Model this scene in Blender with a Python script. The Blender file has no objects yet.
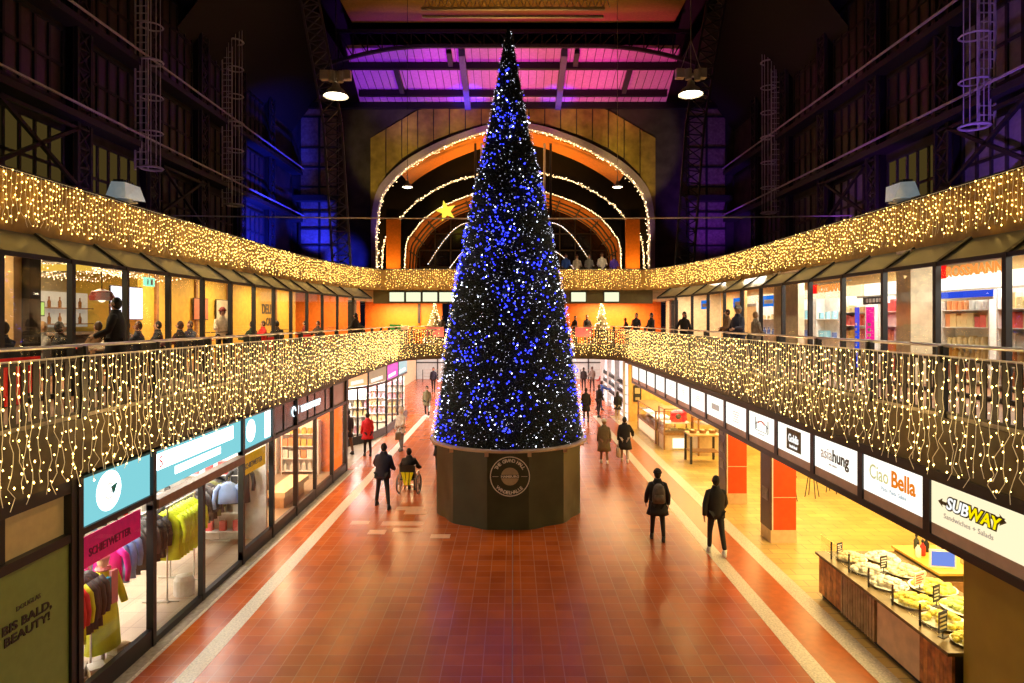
import bpy, math, random
from mathutils import Vector, Matrix
R = random.Random(7)
C = bpy.context.scene.collection
pi = math.pi
EYE = 5.5; F = 643.0; PX = 513.0; PY = 320.0

# ------------------------------------------------------------------ materials
MATS = {}
def mat(name, col, rough=0.6, metal=0.0, emit=None, es=0.0, var=0.12, scale=6.0, spec=0.5, alpha=None, samp=None, bump=0.0):
    if name in MATS: return MATS[name]
    m = bpy.data.materials.new(name); m.use_nodes = True
    nt = m.node_tree; b = nt.nodes['Principled BSDF']
    b.inputs['Roughness'].default_value = rough; b.inputs['Metallic'].default_value = metal
    b.inputs['Specular IOR Level'].default_value = spec
    n = nt.nodes.new('ShaderNodeTexNoise'); n.inputs['Scale'].default_value = scale; n.inputs['Detail'].default_value = 4
    tc = nt.nodes.new('ShaderNodeTexCoord'); nt.links.new(tc.outputs['Object'], n.inputs['Vector'])
    r = nt.nodes.new('ShaderNodeValToRGB')
    r.color_ramp.elements[0].position = .3; r.color_ramp.elements[1].position = .7
    r.color_ramp.elements[0].color = (*[c*(1-var) for c in col], 1)
    r.color_ramp.elements[1].color = (*[min(1, c*(1+var)) for c in col], 1)
    nt.links.new(n.outputs['Fac'], r.inputs['Fac']); nt.links.new(r.outputs['Color'], b.inputs['Base Color'])
    if emit:
        b.inputs['Emission Color'].default_value = (*emit, 1); b.inputs['Emission Strength'].default_value = es
    if alpha is not None: b.inputs['Alpha'].default_value = alpha
    if bump:
        bm = nt.nodes.new('ShaderNodeBump'); bm.inputs['Strength'].default_value = bump
        nt.links.new(n.outputs['Fac'], bm.inputs['Height']); nt.links.new(bm.outputs['Normal'], b.inputs['Normal'])
    if samp: m.cycles.emission_sampling = samp
    MATS[name] = m
    return m
def glow(name, col, s, samp='AUTO'):
    if name in MATS: return MATS[name]
    m = bpy.data.materials.new(name); m.use_nodes = True; nt = m.node_tree; nt.nodes.clear()
    o = nt.nodes.new('ShaderNodeOutputMaterial'); e = nt.nodes.new('ShaderNodeEmission')
    e.inputs['Color'].default_value = (*col, 1); e.inputs['Strength'].default_value = s
    nt.links.new(e.outputs[0], o.inputs[0]); m.cycles.emission_sampling = samp
    MATS[name] = m; return m
def glass(name, tint=(1, 1, 1), gloss=.06, rough=.02):
    if name in MATS: return MATS[name]
    m = bpy.data.materials.new(name); m.use_nodes = True; nt = m.node_tree; nt.nodes.clear()
    o = nt.nodes.new('ShaderNodeOutputMaterial'); t = nt.nodes.new('ShaderNodeBsdfTransparent'); g = nt.nodes.new('ShaderNodeBsdfGlossy')
    t.inputs['Color'].default_value = (*tint, 1); g.inputs['Roughness'].default_value = rough
    mx = nt.nodes.new('ShaderNodeMixShader'); mx.inputs[0].default_value = gloss
    nt.links.new(t.outputs[0], mx.inputs[1]); nt.links.new(g.outputs[0], mx.inputs[2]); nt.links.new(mx.outputs[0], o.inputs[0])
    MATS[name] = m; return m
def tilemat(name, cols, mortar, tw, th, rough=.32, offset=0.0, ms=.012, bump=.15, spec=.5):
    m = bpy.data.materials.new(name); m.use_nodes = True; nt = m.node_tree; b = nt.nodes['Principled BSDF']
    tc = nt.nodes.new('ShaderNodeTexCoord'); br = nt.nodes.new('ShaderNodeTexBrick')
    br.offset = offset; br.inputs['Scale'].default_value = 1.0
    br.inputs['Brick Width'].default_value = tw; br.inputs['Row Height'].default_value = th
    br.inputs['Mortar Size'].default_value = ms; br.inputs['Mortar Smooth'].default_value = .2
    br.inputs['Color1'].default_value = (*cols[0], 1); br.inputs['Color2'].default_value = (*cols[1], 1); br.inputs['Mortar'].default_value = (*mortar, 1)
    nt.links.new(tc.outputs['Object'], br.inputs['Vector'])
    n = nt.nodes.new('ShaderNodeTexNoise'); n.inputs['Scale'].default_value = 1.3; n.inputs['Detail'].default_value = 6
    nt.links.new(tc.outputs['Object'], n.inputs['Vector'])
    mx = nt.nodes.new('ShaderNodeMix'); mx.data_type = 'RGBA'; mx.blend_type = 'MULTIPLY'; mx.inputs[0].default_value = .5
    rr = nt.nodes.new('ShaderNodeValToRGB'); rr.color_ramp.elements[0].position = .3; rr.color_ramp.elements[0].color = (.55, .5, .5, 1); rr.color_ramp.elements[1].position = .65
    nt.links.new(n.outputs['Fac'], rr.inputs['Fac']); nt.links.new(br.outputs['Color'], mx.inputs[6]); nt.links.new(rr.outputs['Color'], mx.inputs[7])
    nt.links.new(mx.outputs[2], b.inputs['Base Color'])
    b.inputs['Roughness'].default_value = rough; b.inputs['Specular IOR Level'].default_value = spec
    bp = nt.nodes.new('ShaderNodeBump'); bp.inputs['Strength'].default_value = bump; bp.invert = True
    nt.links.new(br.outputs['Fac'], bp.inputs['Height']); nt.links.new(bp.outputs['Normal'], b.inputs['Normal'])
    MATS[name] = m; return m

M = dict(
 black=mat('black_metal', (.012, .012, .014), .45), dark=mat('dark_paint', (.03, .03, .033), .5),
 steel=mat('steel', (.55, .54, .5), .3, .9), brown=mat('brown_paint', (.016, .011, .008), .6, var=.3),
 fascia=mat('fascia_paint', (.06, .042, .015), .6, var=.35, scale=3), white=mat('white_paint', (.8, .78, .74), .5),
 cream=mat('cream_paint', (.8, .68, .45), .6), orange=mat('orange_paint', (.85, .22, .02), .5),
 red=mat('red_paint', (.8, .03, .02), .45), concrete=mat('concrete', (.35, .31, .26), .7, scale=12, var=.25),
 glass=glass('clear_glass', gloss=.09), tintglass=glass('grey_glass', (.32, .33, .34), .16, .08), wood=mat('oak_wood', (.35, .18, .07), .5, scale=9, var=.3),
 marble=mat('pale_stone', (.62, .56, .45), .35, scale=30, var=.3), beige=mat('beige_stone', (.5, .44, .36), .45, scale=20, var=.2),
 skin=mat('skin', (.55, .32, .22), .55), skin2=mat('skin_tan', (.4, .22, .14), .55), hairb=mat('hair_brown', (.05, .025, .012), .6), hairk=mat('hair_black', (.01, .009, .009), .5),
 hairg=mat('hair_blond', (.35, .2, .08), .6), eye=mat('eye_dark', (.01, .01, .01), .3),
 bulb=glow('warm_bulb', (1, .64, .17), 11.0, 'NONE'), bulbu=glow('warm_bulb_parapet', (1, .6, .13), 10.0, 'NONE'),
 blue=glow('blue_bulb', (.02, .028, 1), 7.0, 'NONE'), whiteb=glow('white_bulb', (.8, .84, 1), 7.0, 'NONE'),
 wire=mat('pale_wire', (.8, .72, .5), .4, emit=(1, .8, .45), es=.2, samp='NONE'),
)

# ------------------------------------------------------------------ mesh builder
class MB:
    def __init__(s): s.v = []; s.f = []; s.m = []; s.cur = 0
    def add(s, vs, fs):
        k = len(s.v); s.v += [tuple(v) for v in vs]
        for f in fs: s.f.append([i+k for i in f]); s.m.append(s.cur)
        return s
    def mi(s, i): s.cur = i; return s
    def box(s, x0, x1, y0, y1, z0, z1):
        vs = [(x, y, z) for z in (z0, z1) for y in (y0, y1) for x in (x0, x1)]
        return s.add(vs, [(0, 2, 3, 1), (4, 5, 7, 6), (0, 1, 5, 4), (2, 6, 7, 3), (0, 4, 6, 2), (1, 3, 7, 5)])
    def bar(s, p0, p1, w, h=None, up=(0, 0, 1)):
        h = h or w; p0 = Vector(p0); p1 = Vector(p1); d = (p1-p0)
        if d.length < 1e-6: return s
        d.normalize(); u = Vector(up)
        if abs(d.dot(u)) > .99: u = Vector((0, 1, 0))
        a = d.cross(u).normalized(); b = a.cross(d).normalized()
        vs = []
        for p in (p0, p1):
            for sa, sb in ((-1, -1), (1, -1), (1, 1), (-1, 1)): vs.append(p+a*sa*w/2+b*sb*h/2)
        return s.add(vs, [(3, 2, 1, 0), (4, 5, 6, 7), (0, 1, 5, 4), (1, 2, 6, 5), (2, 3, 7, 6), (3, 0, 4, 7)])
    def tube(s, pts, r, n=6, cap=True, rs=None):
        pts = [Vector(p) for p in pts]; k = len(pts); vs = []; fs = []
        a = None
        for i, p in enumerate(pts):
            d = (pts[min(i+1, k-1)]-pts[max(i-1, 0)])
            if d.length < 1e-9: d = Vector((0, 0, 1))
            d.normalize()
            if a is None:
                u = Vector((0, 0, 1)) if abs(d.z) < .9 else Vector((0, 1, 0)); a = d.cross(u).normalized()
            else:
                a = (a-d*a.dot(d))
                a = a.normalized() if a.length > 1e-6 else d.orthogonal().normalized()
            b = d.cross(a); rr = rs[i] if rs else r
            for j in range(n):
                t = 2*pi*j/n; vs.append(p+a*math.cos(t)*rr+b*math.sin(t)*rr)
        for i in range(k-1):
            for j in range(n):
                fs.append((i*n+j, i*n+(j+1) % n, (i+1)*n+(j+1) % n, (i+1)*n+j))
        if cap: fs += [tuple(range(n))[::-1], tuple(range((k-1)*n, k*n))]
        return s.add(vs, fs)
    def lathe(s, prof, c=(0, 0, 0), n=16, sx=1, sy=1, cap=True, a0=0):
        vs = []; fs = []; k = len(prof)
        for r, z in prof:
            for j in range(n):
                t = 2*pi*j/n+a0; vs.append((c[0]+r*sx*math.cos(t), c[1]+r*sy*math.sin(t), c[2]+z))
        for i in range(k-1):
            for j in range(n): fs.append((i*n+j, i*n+(j+1) % n, (i+1)*n+(j+1) % n, (i+1)*n+j))
        if cap: fs += [tuple(range(n))[::-1], tuple(range((k-1)*n, k*n))]
        return s.add(vs, fs)
    def loft(s, rings, n=12):   # rings: (cx,cy,cz,rx,ry)
        vs = []; fs = []; k = len(rings)
        for cx, cy, cz, rx, ry in rings:
            for j in range(n): t = 2*pi*j/n; vs.append((cx+rx*math.cos(t), cy+ry*math.sin(t), cz))
        for i in range(k-1):
            for j in range(n): fs.append((i*n+j, i*n+(j+1) % n, (i+1)*n+(j+1) % n, (i+1)*n+j))
        fs += [tuple(range(n))[::-1], tuple(range((k-1)*n, k*n))]
        return s.add(vs, fs)
    def ball(s, c, rx, ry=None, rz=None, n=10, m=6, zmin=-1.0):
        ry = ry or rx; rz = rz or rx; prof = []
        for i in range(m+1):
            t = -pi/2+pi*i/m
            if math.sin(t) < zmin: continue
            prof.append((max(.001, math.cos(t)), math.sin(t)*rz))
        return s.loft([(c[0], c[1], c[2]+z, r*rx, r*ry) for r, z in prof], n)
    def octa(s, p, r, rz=None):
        x, y, z = p; rz = rz or r
        return s.add([(x+r, y, z), (x-r, y, z), (x, y+r, z), (x, y-r, z), (x, y, z+rz), (x, y, z-rz)],
                     [(0, 2, 4), (2, 1, 4), (1, 3, 4), (3, 0, 4), (2, 0, 5), (1, 2, 5), (3, 1, 5), (0, 3, 5)])
    def quad(s, *p): return s.add(p, [tuple(range(len(p)))])
    def slab(s, poly, z0, z1):
        n = len(poly); vs = [(x, y, z0) for x, y in poly]+[(x, y, z1) for x, y in poly]
        return s.add(vs, [tuple(range(n))[::-1], tuple(range(n, 2*n))]+[(i, (i+1) % n, n+(i+1) % n, n+i) for i in range(n)])
    def ribbon(s, path, z0, z1, th=.1):   # vertical wall of thickness th along xy path
        k = len(path); vs = []; fs = []
        for i in range(k):
            a = Vector(path[max(i-1, 0)]); b = Vector(path[min(i+1, k-1)]); d = (b-a).normalized(); nn = Vector((-d.y, d.x))*th/2
            p = Vector(path[i])
            for q in (p-nn, p+nn):
                for z in (z0, z1): vs.append((q.x, q.y, z))
        for i in range(k-1):
            a = i*4; b = a+4
            fs += [(a, b, b+1, a+1), (a+3, b+3, b+2, a+2), (a+1, b+1, b+3, a+3), (a+2, b+2, b, a)]
        fs += [(0, 1, 3, 2), ((k-1)*4+2, (k-1)*4+3, (k-1)*4+1, (k-1)*4)]
        return s.add(vs, fs)
    def text(s, body, o, xd, yd, size, align='LEFT', ext=.004, bold=0.0, sx=1.0, shear=0.0):
        cu = bpy.data.curves.new('t', 'FONT'); cu.body = body; cu.size = size; cu.extrude = ext; cu.align_x = align; cu.offset = bold; cu.resolution_u = 3; cu.shear = shear
        ob = bpy.data.objects.new('t', cu); me = bpy.data.meshes.new_from_object(ob)
        o = Vector(o); xd = Vector(xd); yd = Vector(yd); nd = xd.cross(yd)
        s.add([o+xd*v.co.x*sx+yd*v.co.y+nd*v.co.z for v in me.vertices], [tuple(p.vertices) for p in me.polygons])
        bpy.data.objects.remove(ob); bpy.data.curves.remove(cu); bpy.data.meshes.remove(me)
        return s
    def build(s, name, mats, parent=None, label=None, cat=None, group=None, kind=None, smooth=False, loc=None):
        if not isinstance(mats, (list, tuple)): mats = [mats]
        if loc is None:
            if parent is None and s.v:
                xs = [v[0] for v in s.v]; ys = [v[1] for v in s.v]; zs = [v[2] for v in s.v]
                loc = ((min(xs)+max(xs))/2, (min(ys)+max(ys))/2, min(zs))
            else: loc = (0, 0, 0)
        org = Vector(parent['_org']) if (parent is not None and '_org' in parent) else Vector((0, 0, 0))
        L = Vector(loc); off = org if parent is not None else L
        me = bpy.data.meshes.new(name); me.from_pydata([(v[0]-off.x, v[1]-off.y, v[2]-off.z) for v in s.v], [], s.f)
        for m_ in mats: me.materials.append((M.get(m_) or MATS[m_]) if isinstance(m_, str) else m_)
        if len(mats) > 1: me.polygons.foreach_set('material_index', s.m)
        if smooth: me.polygons.foreach_set('use_smooth', [True]*len(s.f))
        me.update()
        o = bpy.data.objects.new(name, me); C.objects.link(o)
        if parent is not None: o.parent = parent; ORG[o.name] = tuple(off)
        else: o.location = L; ORG[o.name] = tuple(L)
        o['_org'] = ORG[o.name]; tag(o, label, cat, group, kind)
        return o
ORG = {}
def tag(o, label=None, cat=None, group=None, kind=None):
    if label: o['label'] = label
    if cat: o['category'] = cat
    if group: o['group'] = group
    if kind: o['kind'] = kind
    return o
def thing(name, label, cat, loc=(0, 0, 0), rz=0, group=None, kind=None, local=False):
    o = bpy.data.objects.new(name, None); C.objects.link(o); o.location = loc; o.rotation_euler = (0, 0, rz); o.empty_display_size = .1
    o['_org'] = (0, 0, 0) if local else tuple(loc)
    return tag(o, label, cat, group, kind)
def kids(o): return [c for c in bpy.data.objects if c.parent == o]
TREES = {}
def tree_of(o):
    if o.name not in TREES: TREES[o.name] = [(c, kids(c)) for c in kids(o)]
    return TREES[o.name]
def dup(root, loc, rz=0, label=None, group=None, scale=None):
    t = tree_of(root); r = root.copy(); C.objects.link(r); r.location = loc; r.rotation_euler = (0, 0, rz)
    if scale: r.scale = (scale, scale, scale)
    if label: r['label'] = label
    if group: r['group'] = group
    for c, gs in t:
        n = c.copy(); C.objects.link(n); n.parent = r
        for g in gs:
            h = g.copy(); C.objects.link(h); h.parent = n
    return r
def W(px, py, y): return Vector(((px-PX)*y/F, y, EYE-(py-PY)*y/F))
def light(kind, loc, power, col, target=None, size=.5, sy=None, spot=60, blend=.6, name='lamp_light'):
    l = bpy.data.lights.new(name, kind); l.energy = power; l.color = col
    if kind == 'AREA':
        l.size = size
        if sy: l.shape = 'RECTANGLE'; l.size_y = sy
    else: l.shadow_soft_size = size
    if kind == 'SPOT': l.spot_size = math.radians(spot); l.spot_blend = blend
    o = bpy.data.objects.new(name, l); C.objects.link(o); o.location = loc
    if target is not None: o.rotation_euler = (Vector(target)-Vector(loc)).to_track_quat('-Z', 'Y').to_euler()
    elif kind == 'AREA': o.rotation_euler = (0, 0, 0)
    return o
ORD = ['first', 'second', 'third', 'fourth', 'fifth', 'sixth', 'seventh', 'eighth', 'ninth', 'tenth', 'eleventh', 'twelfth', 'thirteenth', 'fourteenth', 'fifteenth', 'sixteenth', 'seventeenth', 'eighteenth', 'nineteenth', 'twentieth']+['next after twentieth']*40
def arc(xs, y0, x1, y1, n=12):
    return [(x1-(x1-xs)*math.cos(t), y0+(y1-y0)*math.sin(t)) for t in [pi/2*i/n for i in range(1, n+1)]]
def mir(path): return [(-x, y) for x, y in path]
def plen(path): return sum((Vector(b)-Vector(a)).length for a, b in zip(path, path[1:]))
def pat(path, s):
    for a, b in zip(path, path[1:]):
        a = Vector(a); b = Vector(b); l = (b-a).length
        if s <= l: return a+(b-a)*(s/l), (b-a).normalized()
        s -= l
    return Vector(path[-1]), (Vector(path[-1])-Vector(path[-2])).normalized()
RAIL = [(-6.1, 3.5), (-6.1, 10), (-6.1, 20), (-6.1, 33.2)]+arc(-6.1, 33.2, -3.6, 36.4, 8)
RAILALL = RAIL+mir(RAIL)[::-1]
BAND = [(-9.2, 3.5), (-9.2, 12), (-9.2, 24)]+arc(-9.2, 24, -6.9, 34.9, 12)
GLZ = [(-8.45, 3.5), (-8.45, 12), (-8.45, 23.5)]+arc(-8.45, 23.5, -6.6, 33.8, 10)
# ------------------------------------------------------------------ setting: floors
tilemat('terracotta', [(.56, .115, .014), (.42, .075, .008)], (.55, .2, .09), .32, .32, rough=.25, ms=.009, bump=.05)
tilemat('terracotta_dark', [(.30, .06, .018), (.25, .05, .016)], (.42, .2, .1), .64, .32, rough=.3, offset=.5, ms=.007)
tilemat('cream_tile', [(.74, .52, .17), (.62, .42, .13)], (.36, .24, .12), .62, .31, rough=.33, offset=.5, ms=.01)
tilemat('shop_tile', [(.5, .4, .28), (.43, .34, .24)], (.3, .24, .18), .6, .6, rough=.35, ms=.01)
tilemat('gallery_tile', [(.5, .2, .08), (.42, .16, .06)], (.55, .38, .22), .24, .12, rough=.5, offset=.5, ms=.01)
def st(mb, name, m, **k): return mb.build(name, m, kind='structure', **k)
st(MB().box(-6.1, 5.55, 3, 62, -.2, 0), 'floor', 'terracotta', loc=(.16, 0, 0))
st(MB().box(5.55, 16, 3, 62, -.2, 0), 'floor_right', 'cream_tile')
st(MB().box(-16, -6.1, 3, 62, -.2, .0), 'floor_left', 'shop_tile')
st(MB().box(-9, 9, 37, 60, 0, .006), 'floor_passage', 'terracotta')
n = [0]
def trim(mb, m, parent=None): n[0] += 1; return st(mb, 'trim_%d' % n[0], m)
trim(MB().box(-5.16, -4.86, 3, 44, 0, .004), 'marble')
trim(MB().box(4.58, 4.89, 3, 44, 0, .004), 'marble')
trim(MB().box(5.55, 5.9, 3, 36, 0, .004), 'marble')
trim(MB().box(4.89, 5.55, 3, 36, 0, .002), mat('orange_tile', (.42, .10, .015), .3, var=.15))
trim(MB().box(-5.86, -5.8, 3, 24, 0, .006), 'marble')
trim(MB().box(-.02, .0, 3, 17, 0, .003), mat('seam', (.3, .14, .08), .5))
trim(MB().box(-6.1, -5.86, 3, 23.5, 0, .012), 'concrete')
inl = MB()
for x0, x1, y0, y1 in [(-3.4, -2.6, 18.6, 18.95), (-3.1, -2.45, 18.2, 18.6), (-3.55, -2.4, 17.2, 17.55), (-3.15, -2.35, 16.7, 17.0), (-3.75, -3.3, 16.5, 16.85), (-4.4, -3.9, 17.3, 17.6),
                       (-2.1, -1.6, 16.2, 16.5)]:
    inl.box(x0, x1, y0, y1, 0, .003)
trim(inl, mat('pale_tile', (.8, .42, .24), .3))

# gallery slabs (lower) and terrace slabs (upper)
SL = 'fascia'
left = RAIL+[(-3.6, 36.45)]
poly = [(x, y) for x, y in RAIL]+[(0, 36.4), (0, 44), (-16, 44), (-16, 3.5)]
st(MB().slab(poly, 3.3, 3.95), 'ceiling_left_shops', mat('soffit', (.5, .42, .3), .6))
st(MB().slab(mir(poly)[::-1], 3.3, 3.95), 'ceiling_right_shops', 'soffit')
MATS['soffit'] and None
M['soffit'] = MATS['soffit']
st(MB().slab(poly, 3.95, 4.05), 'floor_gallery_left', 'gallery_tile')
st(MB().slab(mir(poly)[::-1], 3.95, 4.05), 'floor_gallery_right', 'gallery_tile')
trim(MB().ribbon(RAILALL, 3.3, 4.12, .08), 'fascia')
trim(MB().ribbon([(x*1.006, y+.03) for x, y in RAILALL], 4.12, 4.2, .06), 'concrete')
polyb = [(x, y) for x, y in BAND]+[(0, 34.9), (0, 46), (-16, 46), (-16, 3.5)]
st(MB().slab(polyb, 7.12, 7.4), 'floor_terrace_left', mat('terrace', (.16, .13, .1), .7))
M['terrace'] = MATS['terrace']
st(MB().slab(mir(polyb)[::-1], 7.12, 7.4), 'floor_terrace_right', 'terrace')
BANDALL = BAND+mir(BAND)[::-1]
trim(MB().ribbon(BANDALL, 7.12, 8.22, .1), mat('parapet', (.34, .2, .045), .6, var=.3, scale=3))
trim(MB().ribbon(BANDALL, 8.22, 8.28, .16), 'brown')
# walls of the ground floor shops (backs)
st(MB().box(-12.2, -12, 3, 44, 0, 3.3), 'wall_left_shops', 'cream')
st(MB().box(14, 14.2, 3, 44, 0, 3.3), 'wall_right_foodhall', mat('honey_wall', (.75, .5, .2), .6))
st(MB().box(6.3, 14, 35, 35.2, 0, 3.3), 'wall_right_niche', mat('ochre_wall', (.8, .5, .18), .6))
st(MB().box(6.2, 9.5, 3.5, 8.85, 0, 2.25), 'wall_right_kiosk', mat('olive_panel', (.36, .3, .05), .4, metal=.2, scale=1.5))
# partitions of the left shops
for i, (y, m_) in enumerate([(8.95, 'cream'), (16.2, 'white'), (23.4, 'orange'), (28.3, 'white'), (34.5, 'cream')]):
    st(MB().box(-12, -6.2 if i < 3 else -7.3, y-.05, y+.05, 0, 3.3), 'wall_left_partition', m_)
# passage beyond the bridge
st(MB().box(-12, 12, 60, 60.3, 0, 4), 'wall_far_passage', mat('passage_wall', (.7, .66, .6), .5))
st(MB().box(-9.2, -9, 44, 60, 0, 3.4), 'wall_passage_left', 'cream')
st(MB().box(9, 9.2, 44, 60, 0, 3.4), 'wall_passage_right', 'cream')
st(MB().box(-16, 16, 44, 60.3, 3.4, 3.6), 'ceiling_passage', 'soffit')
# upper shops: back walls, ceiling under the terrace is the slab above
st(MB().box(-13.8, -13.6, 3.5, 40, 4.05, 7.12), 'wall_left_restaurant', mat('cafe_wall', (.55, .45, .28), .6))
st(MB().box(12.4, 12.6, 3.5, 40, 4.05, 7.12), 'wall_right_shop', 'white')
yw = mat('yellow_wall', (.85, .55, .08), .55)
M['yellow'] = yw
st(MB().box(-11.6, -11.5, 19.8, 34, 4.05, 7.12), 'wall_left_yellow_panels', 'yellow')
st(MB().box(-13.6, -11.5, 19.7, 19.85, 4.05, 7.12), 'wall_left_yellow_return', 'yellow')
st(MB().box(-9.2, -4.4, 40, 40.2, 4.05, 6.62), 'wall_orange_left', 'orange')
st(MB().box(3.2, 9.2, 40, 40.2, 4.05, 6.62), 'wall_orange_right', 'orange')
st(MB().box(-13.6, -9.2, 38.5, 38.7, 4.05, 7.12), 'wall_orange_far_left', 'orange')
st(MB().box(9.2, 12.4, 38.5, 38.7, 4.05, 7.12), 'wall_far_right_gallery', 'cream')
st(MB().box(-4.4, 3.2, 43.8, 44, 4.05, 6.6), 'wall_foyer', mat('foyer', (.12, .09, .06), .6))
st(MB().box(-9, 9, 35.15, 44, 6.62, 7.12), 'ceiling_foyer', 'soffit')
trim(MB().box(-7.6, 7.6, 34.98, 35.14, 6.4, 7.12), mat('olive_beam', (.10, .085, .03), .5))
for x in (-9.1, 9.1):
    trim(MB().box(x-.2, x+.2, 36.2 if abs(x) > 8 else 38.2, 36.6 if abs(x) > 8 else 38.6, 4.05, 6.62), 'dark')
trim(MB().box(-5.9, -5.75, 39.85, 40, 5.3, 6.5), 'dark')

# ------------------------------------------------------------------ the great hall above
dw = mat('hall_wall', (.05, .042, .04), .8, var=.4, scale=1.2)
M['dw'] = dw
st(MB().box(-16.1, -15.8, 3, 50, 7.4, 26), 'wall_left', 'dw')
st(MB().box(15.8, 16.1, 3, 50, 7.4, 26), 'wall_right', 'dw')
ARCH = [(9.73, 8), (9.73, 9.9), (9.73, 12.0), (9.4, 14.1), (8.6, 15.35), (7.3, 16.5), (5.4, 17.6), (3.5, 18.4), (1.8, 18.95), (0, 19.2)]
def smooth(P, k=4):
    o = []
    for i in range(len(P)-1):
        p0 = Vector(P[max(i-1, 0)]); p1 = Vector(P[i]); p2 = Vector(P[i+1]); p3 = Vector(P[min(i+2, len(P)-1)])
        for j in range(k):
            t = j/k; o.append(tuple(.5*((2*p1)+(p2-p0)*t+(2*p0-5*p1+4*p2-p3)*t*t+(3*p1-p0-3*p2+p3)*t**3)))
    return o+[tuple(P[-1])]
def full(P): P = smooth(P); return [(-x, z) for x, z in P]+[(x, z) for x, z in P[::-1][1:]]
A1 = full(ARCH)
A2 = full([(10.6, 8), (10.4, 11.8), (9.2, 13.5), (8.1, 14.75), (6.4, 15.9), (4.7, 16.7), (3.2, 17.1), (1.6, 17.5), (0, 17.6)])
A3 = full([(9.4, 8), (9.3, 11.8), (8.75, 13), (7.6, 14.35), (6.0, 15.4), (4.2, 16.15), (2.2, 16.7), (0, 16.95)])
def wall_hole(arch, Y, th, zt, xw, name, m_):
    mb = MB()
    for (xa, za), (xb, zb) in zip(arch, arch[1:]):
        if xb-xa > .01: mb.add([(xa, Y, za), (xb, Y, zb), (xb, Y, zt), (xa, Y, zt), (xa, Y+th, za), (xb, Y+th, zb), (xb, Y+th, zt), (xa, Y+th, zt)],
                               [(0, 1, 2, 3), (7, 6, 5, 4), (0, 4, 5, 1), (3, 2, 6, 7)])
    x0 = arch[0][0]; mb.box(-xw, x0, Y, Y+th, 7.4, zt); mb.box(-x0, xw, Y, Y+th, 7.4, zt)
    return st(mb, name, m_)
back = wall_hole(A1, 46, .3, 26, 15.8, 'wall_back', 'dw')
def arc_z(arch, x):
    for (xa, za), (xb, zb) in zip(arch, arch[1:]):
        if xa <= x <= xb and xb > xa: return za+(zb-za)*(x-xa)/(xb-xa)
    return arch[0][1]
tan = mat('tan_panel', (.36, .27, .05), .6, var=.3, scale=2); M['tan'] = tan
def ztop(x):
    ax = abs(x); return 20.75 if ax < 6.3 else 20.75-(ax-6.3)*(2.3/3.9) if ax < 10.3 else 18.4
w = 20.4/18
for i in range(18):
    xa = -10.2+i*w; xb = xa+w; a = xa+.04; b = xb-.04
    def lo(x): return max(9.5, arc_z(A1, x)+.45+.075*abs(x)) if abs(x) < 9.6 else 12.5
    mb = MB(); za, zb = lo(a), lo(b)
    if abs(a) > 9.5: za = 11
    if abs(b) > 9.5: zb = 11
    mb.add([(a, 45.86, za), (b, 45.86, zb), (b, 45.86, ztop(b)), (a, 45.86, ztop(a)), (a, 45.99, za), (b, 45.99, zb), (b, 45.99, ztop(b)), (a, 45.99, ztop(a))],
           [(0, 1, 2, 3), (0, 4, 5, 1), (1, 5, 6, 2), (3, 2, 6, 7), (0, 3, 7, 4)])
    mb.build('panel', 'tan', back)
# side bays of the end wall: arched recess panels
def sidebay(s):
    mb = MB(); x0, x1 = 12.5*s, 15.2*s
    prof = [(x0, 8), (x0, 20)]+[((x0+x1)/2-math.cos(t)*(x1-x0)/2, 20+math.sin(t)*1.6) for t in [pi*i/8 for i in range(1, 8)]]+[(x1, 20), (x1, 8)]
    return prof
for s in (-1, 1):
    p = sidebay(s)
    if s > 0: p = p
    mb = MB(); k = len(p); mb.add([(x, 45.9, z) for x, z in p]+[(x, 45.98, z) for x, z in p], [tuple(range(k))]+[(i, (i+1) % k, k+(i+1) % k, k+i) for i in range(k)])
    bay = mb.build('panel', mat('bay_panel', (.30, .24, .2), .7, var=.3), back)
    g = MB()
    for z in (9.6, 10.8, 12, 13.2, 15, 16.4, 17.8, 20.0): g.box(min(12.5*s, 15.2*s), max(12.5*s, 15.2*s), 45.8, 45.9, z-.06, z+.06)
    g.box(min(12.3*s, 15.4*s), max(12.3*s, 15.4*s), 45.2, 45.9, 13.9, 14.3)
    for x in (12.5, 13.8, 15.2): g.box(x*s-.07, x*s+.07, 45.8, 45.9, 8, 20)
    g.build('frame', 'dark', back)
# vaults behind the arch
M['vault'] = mat('vault_paint', (.75, .25, .03), .6)
def vault(arch, Y0, Y1, name, m_, zmin=0):
    mb = MB(); k = len(arch)
    for i in range(k-1):
        (xa, za), (xb, zb) = arch[i], arch[i+1]
        if min(za, zb) < zmin: continue
        mb.add([(xa, Y0, za), (xb, Y0, zb), (xb, Y1, zb), (xa, Y1, za), (xa*1.01, Y0, za+.1), (xb*1.01, Y0, zb+.1), (xb*1.01, Y1, zb+.1), (xa*1.01, Y1, za+.1)],
               [(0, 3, 2, 1), (4, 5, 6, 7), (0, 1, 5, 4), (3, 7, 6, 2)])
    return st(mb, name, m_)
A1b = [(x*.985, z-.12) for x, z in A1]
vault(A1b, 46.1, 49.3, 'ceiling_arch_soffit', 'vault', 15.6)
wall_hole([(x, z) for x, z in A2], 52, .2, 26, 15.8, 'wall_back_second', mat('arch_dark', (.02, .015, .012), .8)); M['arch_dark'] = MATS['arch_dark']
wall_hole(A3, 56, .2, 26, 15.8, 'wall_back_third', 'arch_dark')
vault([(x*.99, z-.1) for x, z in A3], 56.1, 62, 'ceiling_vault', 'vault')
trim(MB().box(-10.2, -9.05, 51.7, 51.9, 8, 13.6), 'vault'); trim(MB().box(9.05, 10.2, 51.7, 51.9, 8, 13.6), 'vault')
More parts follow.
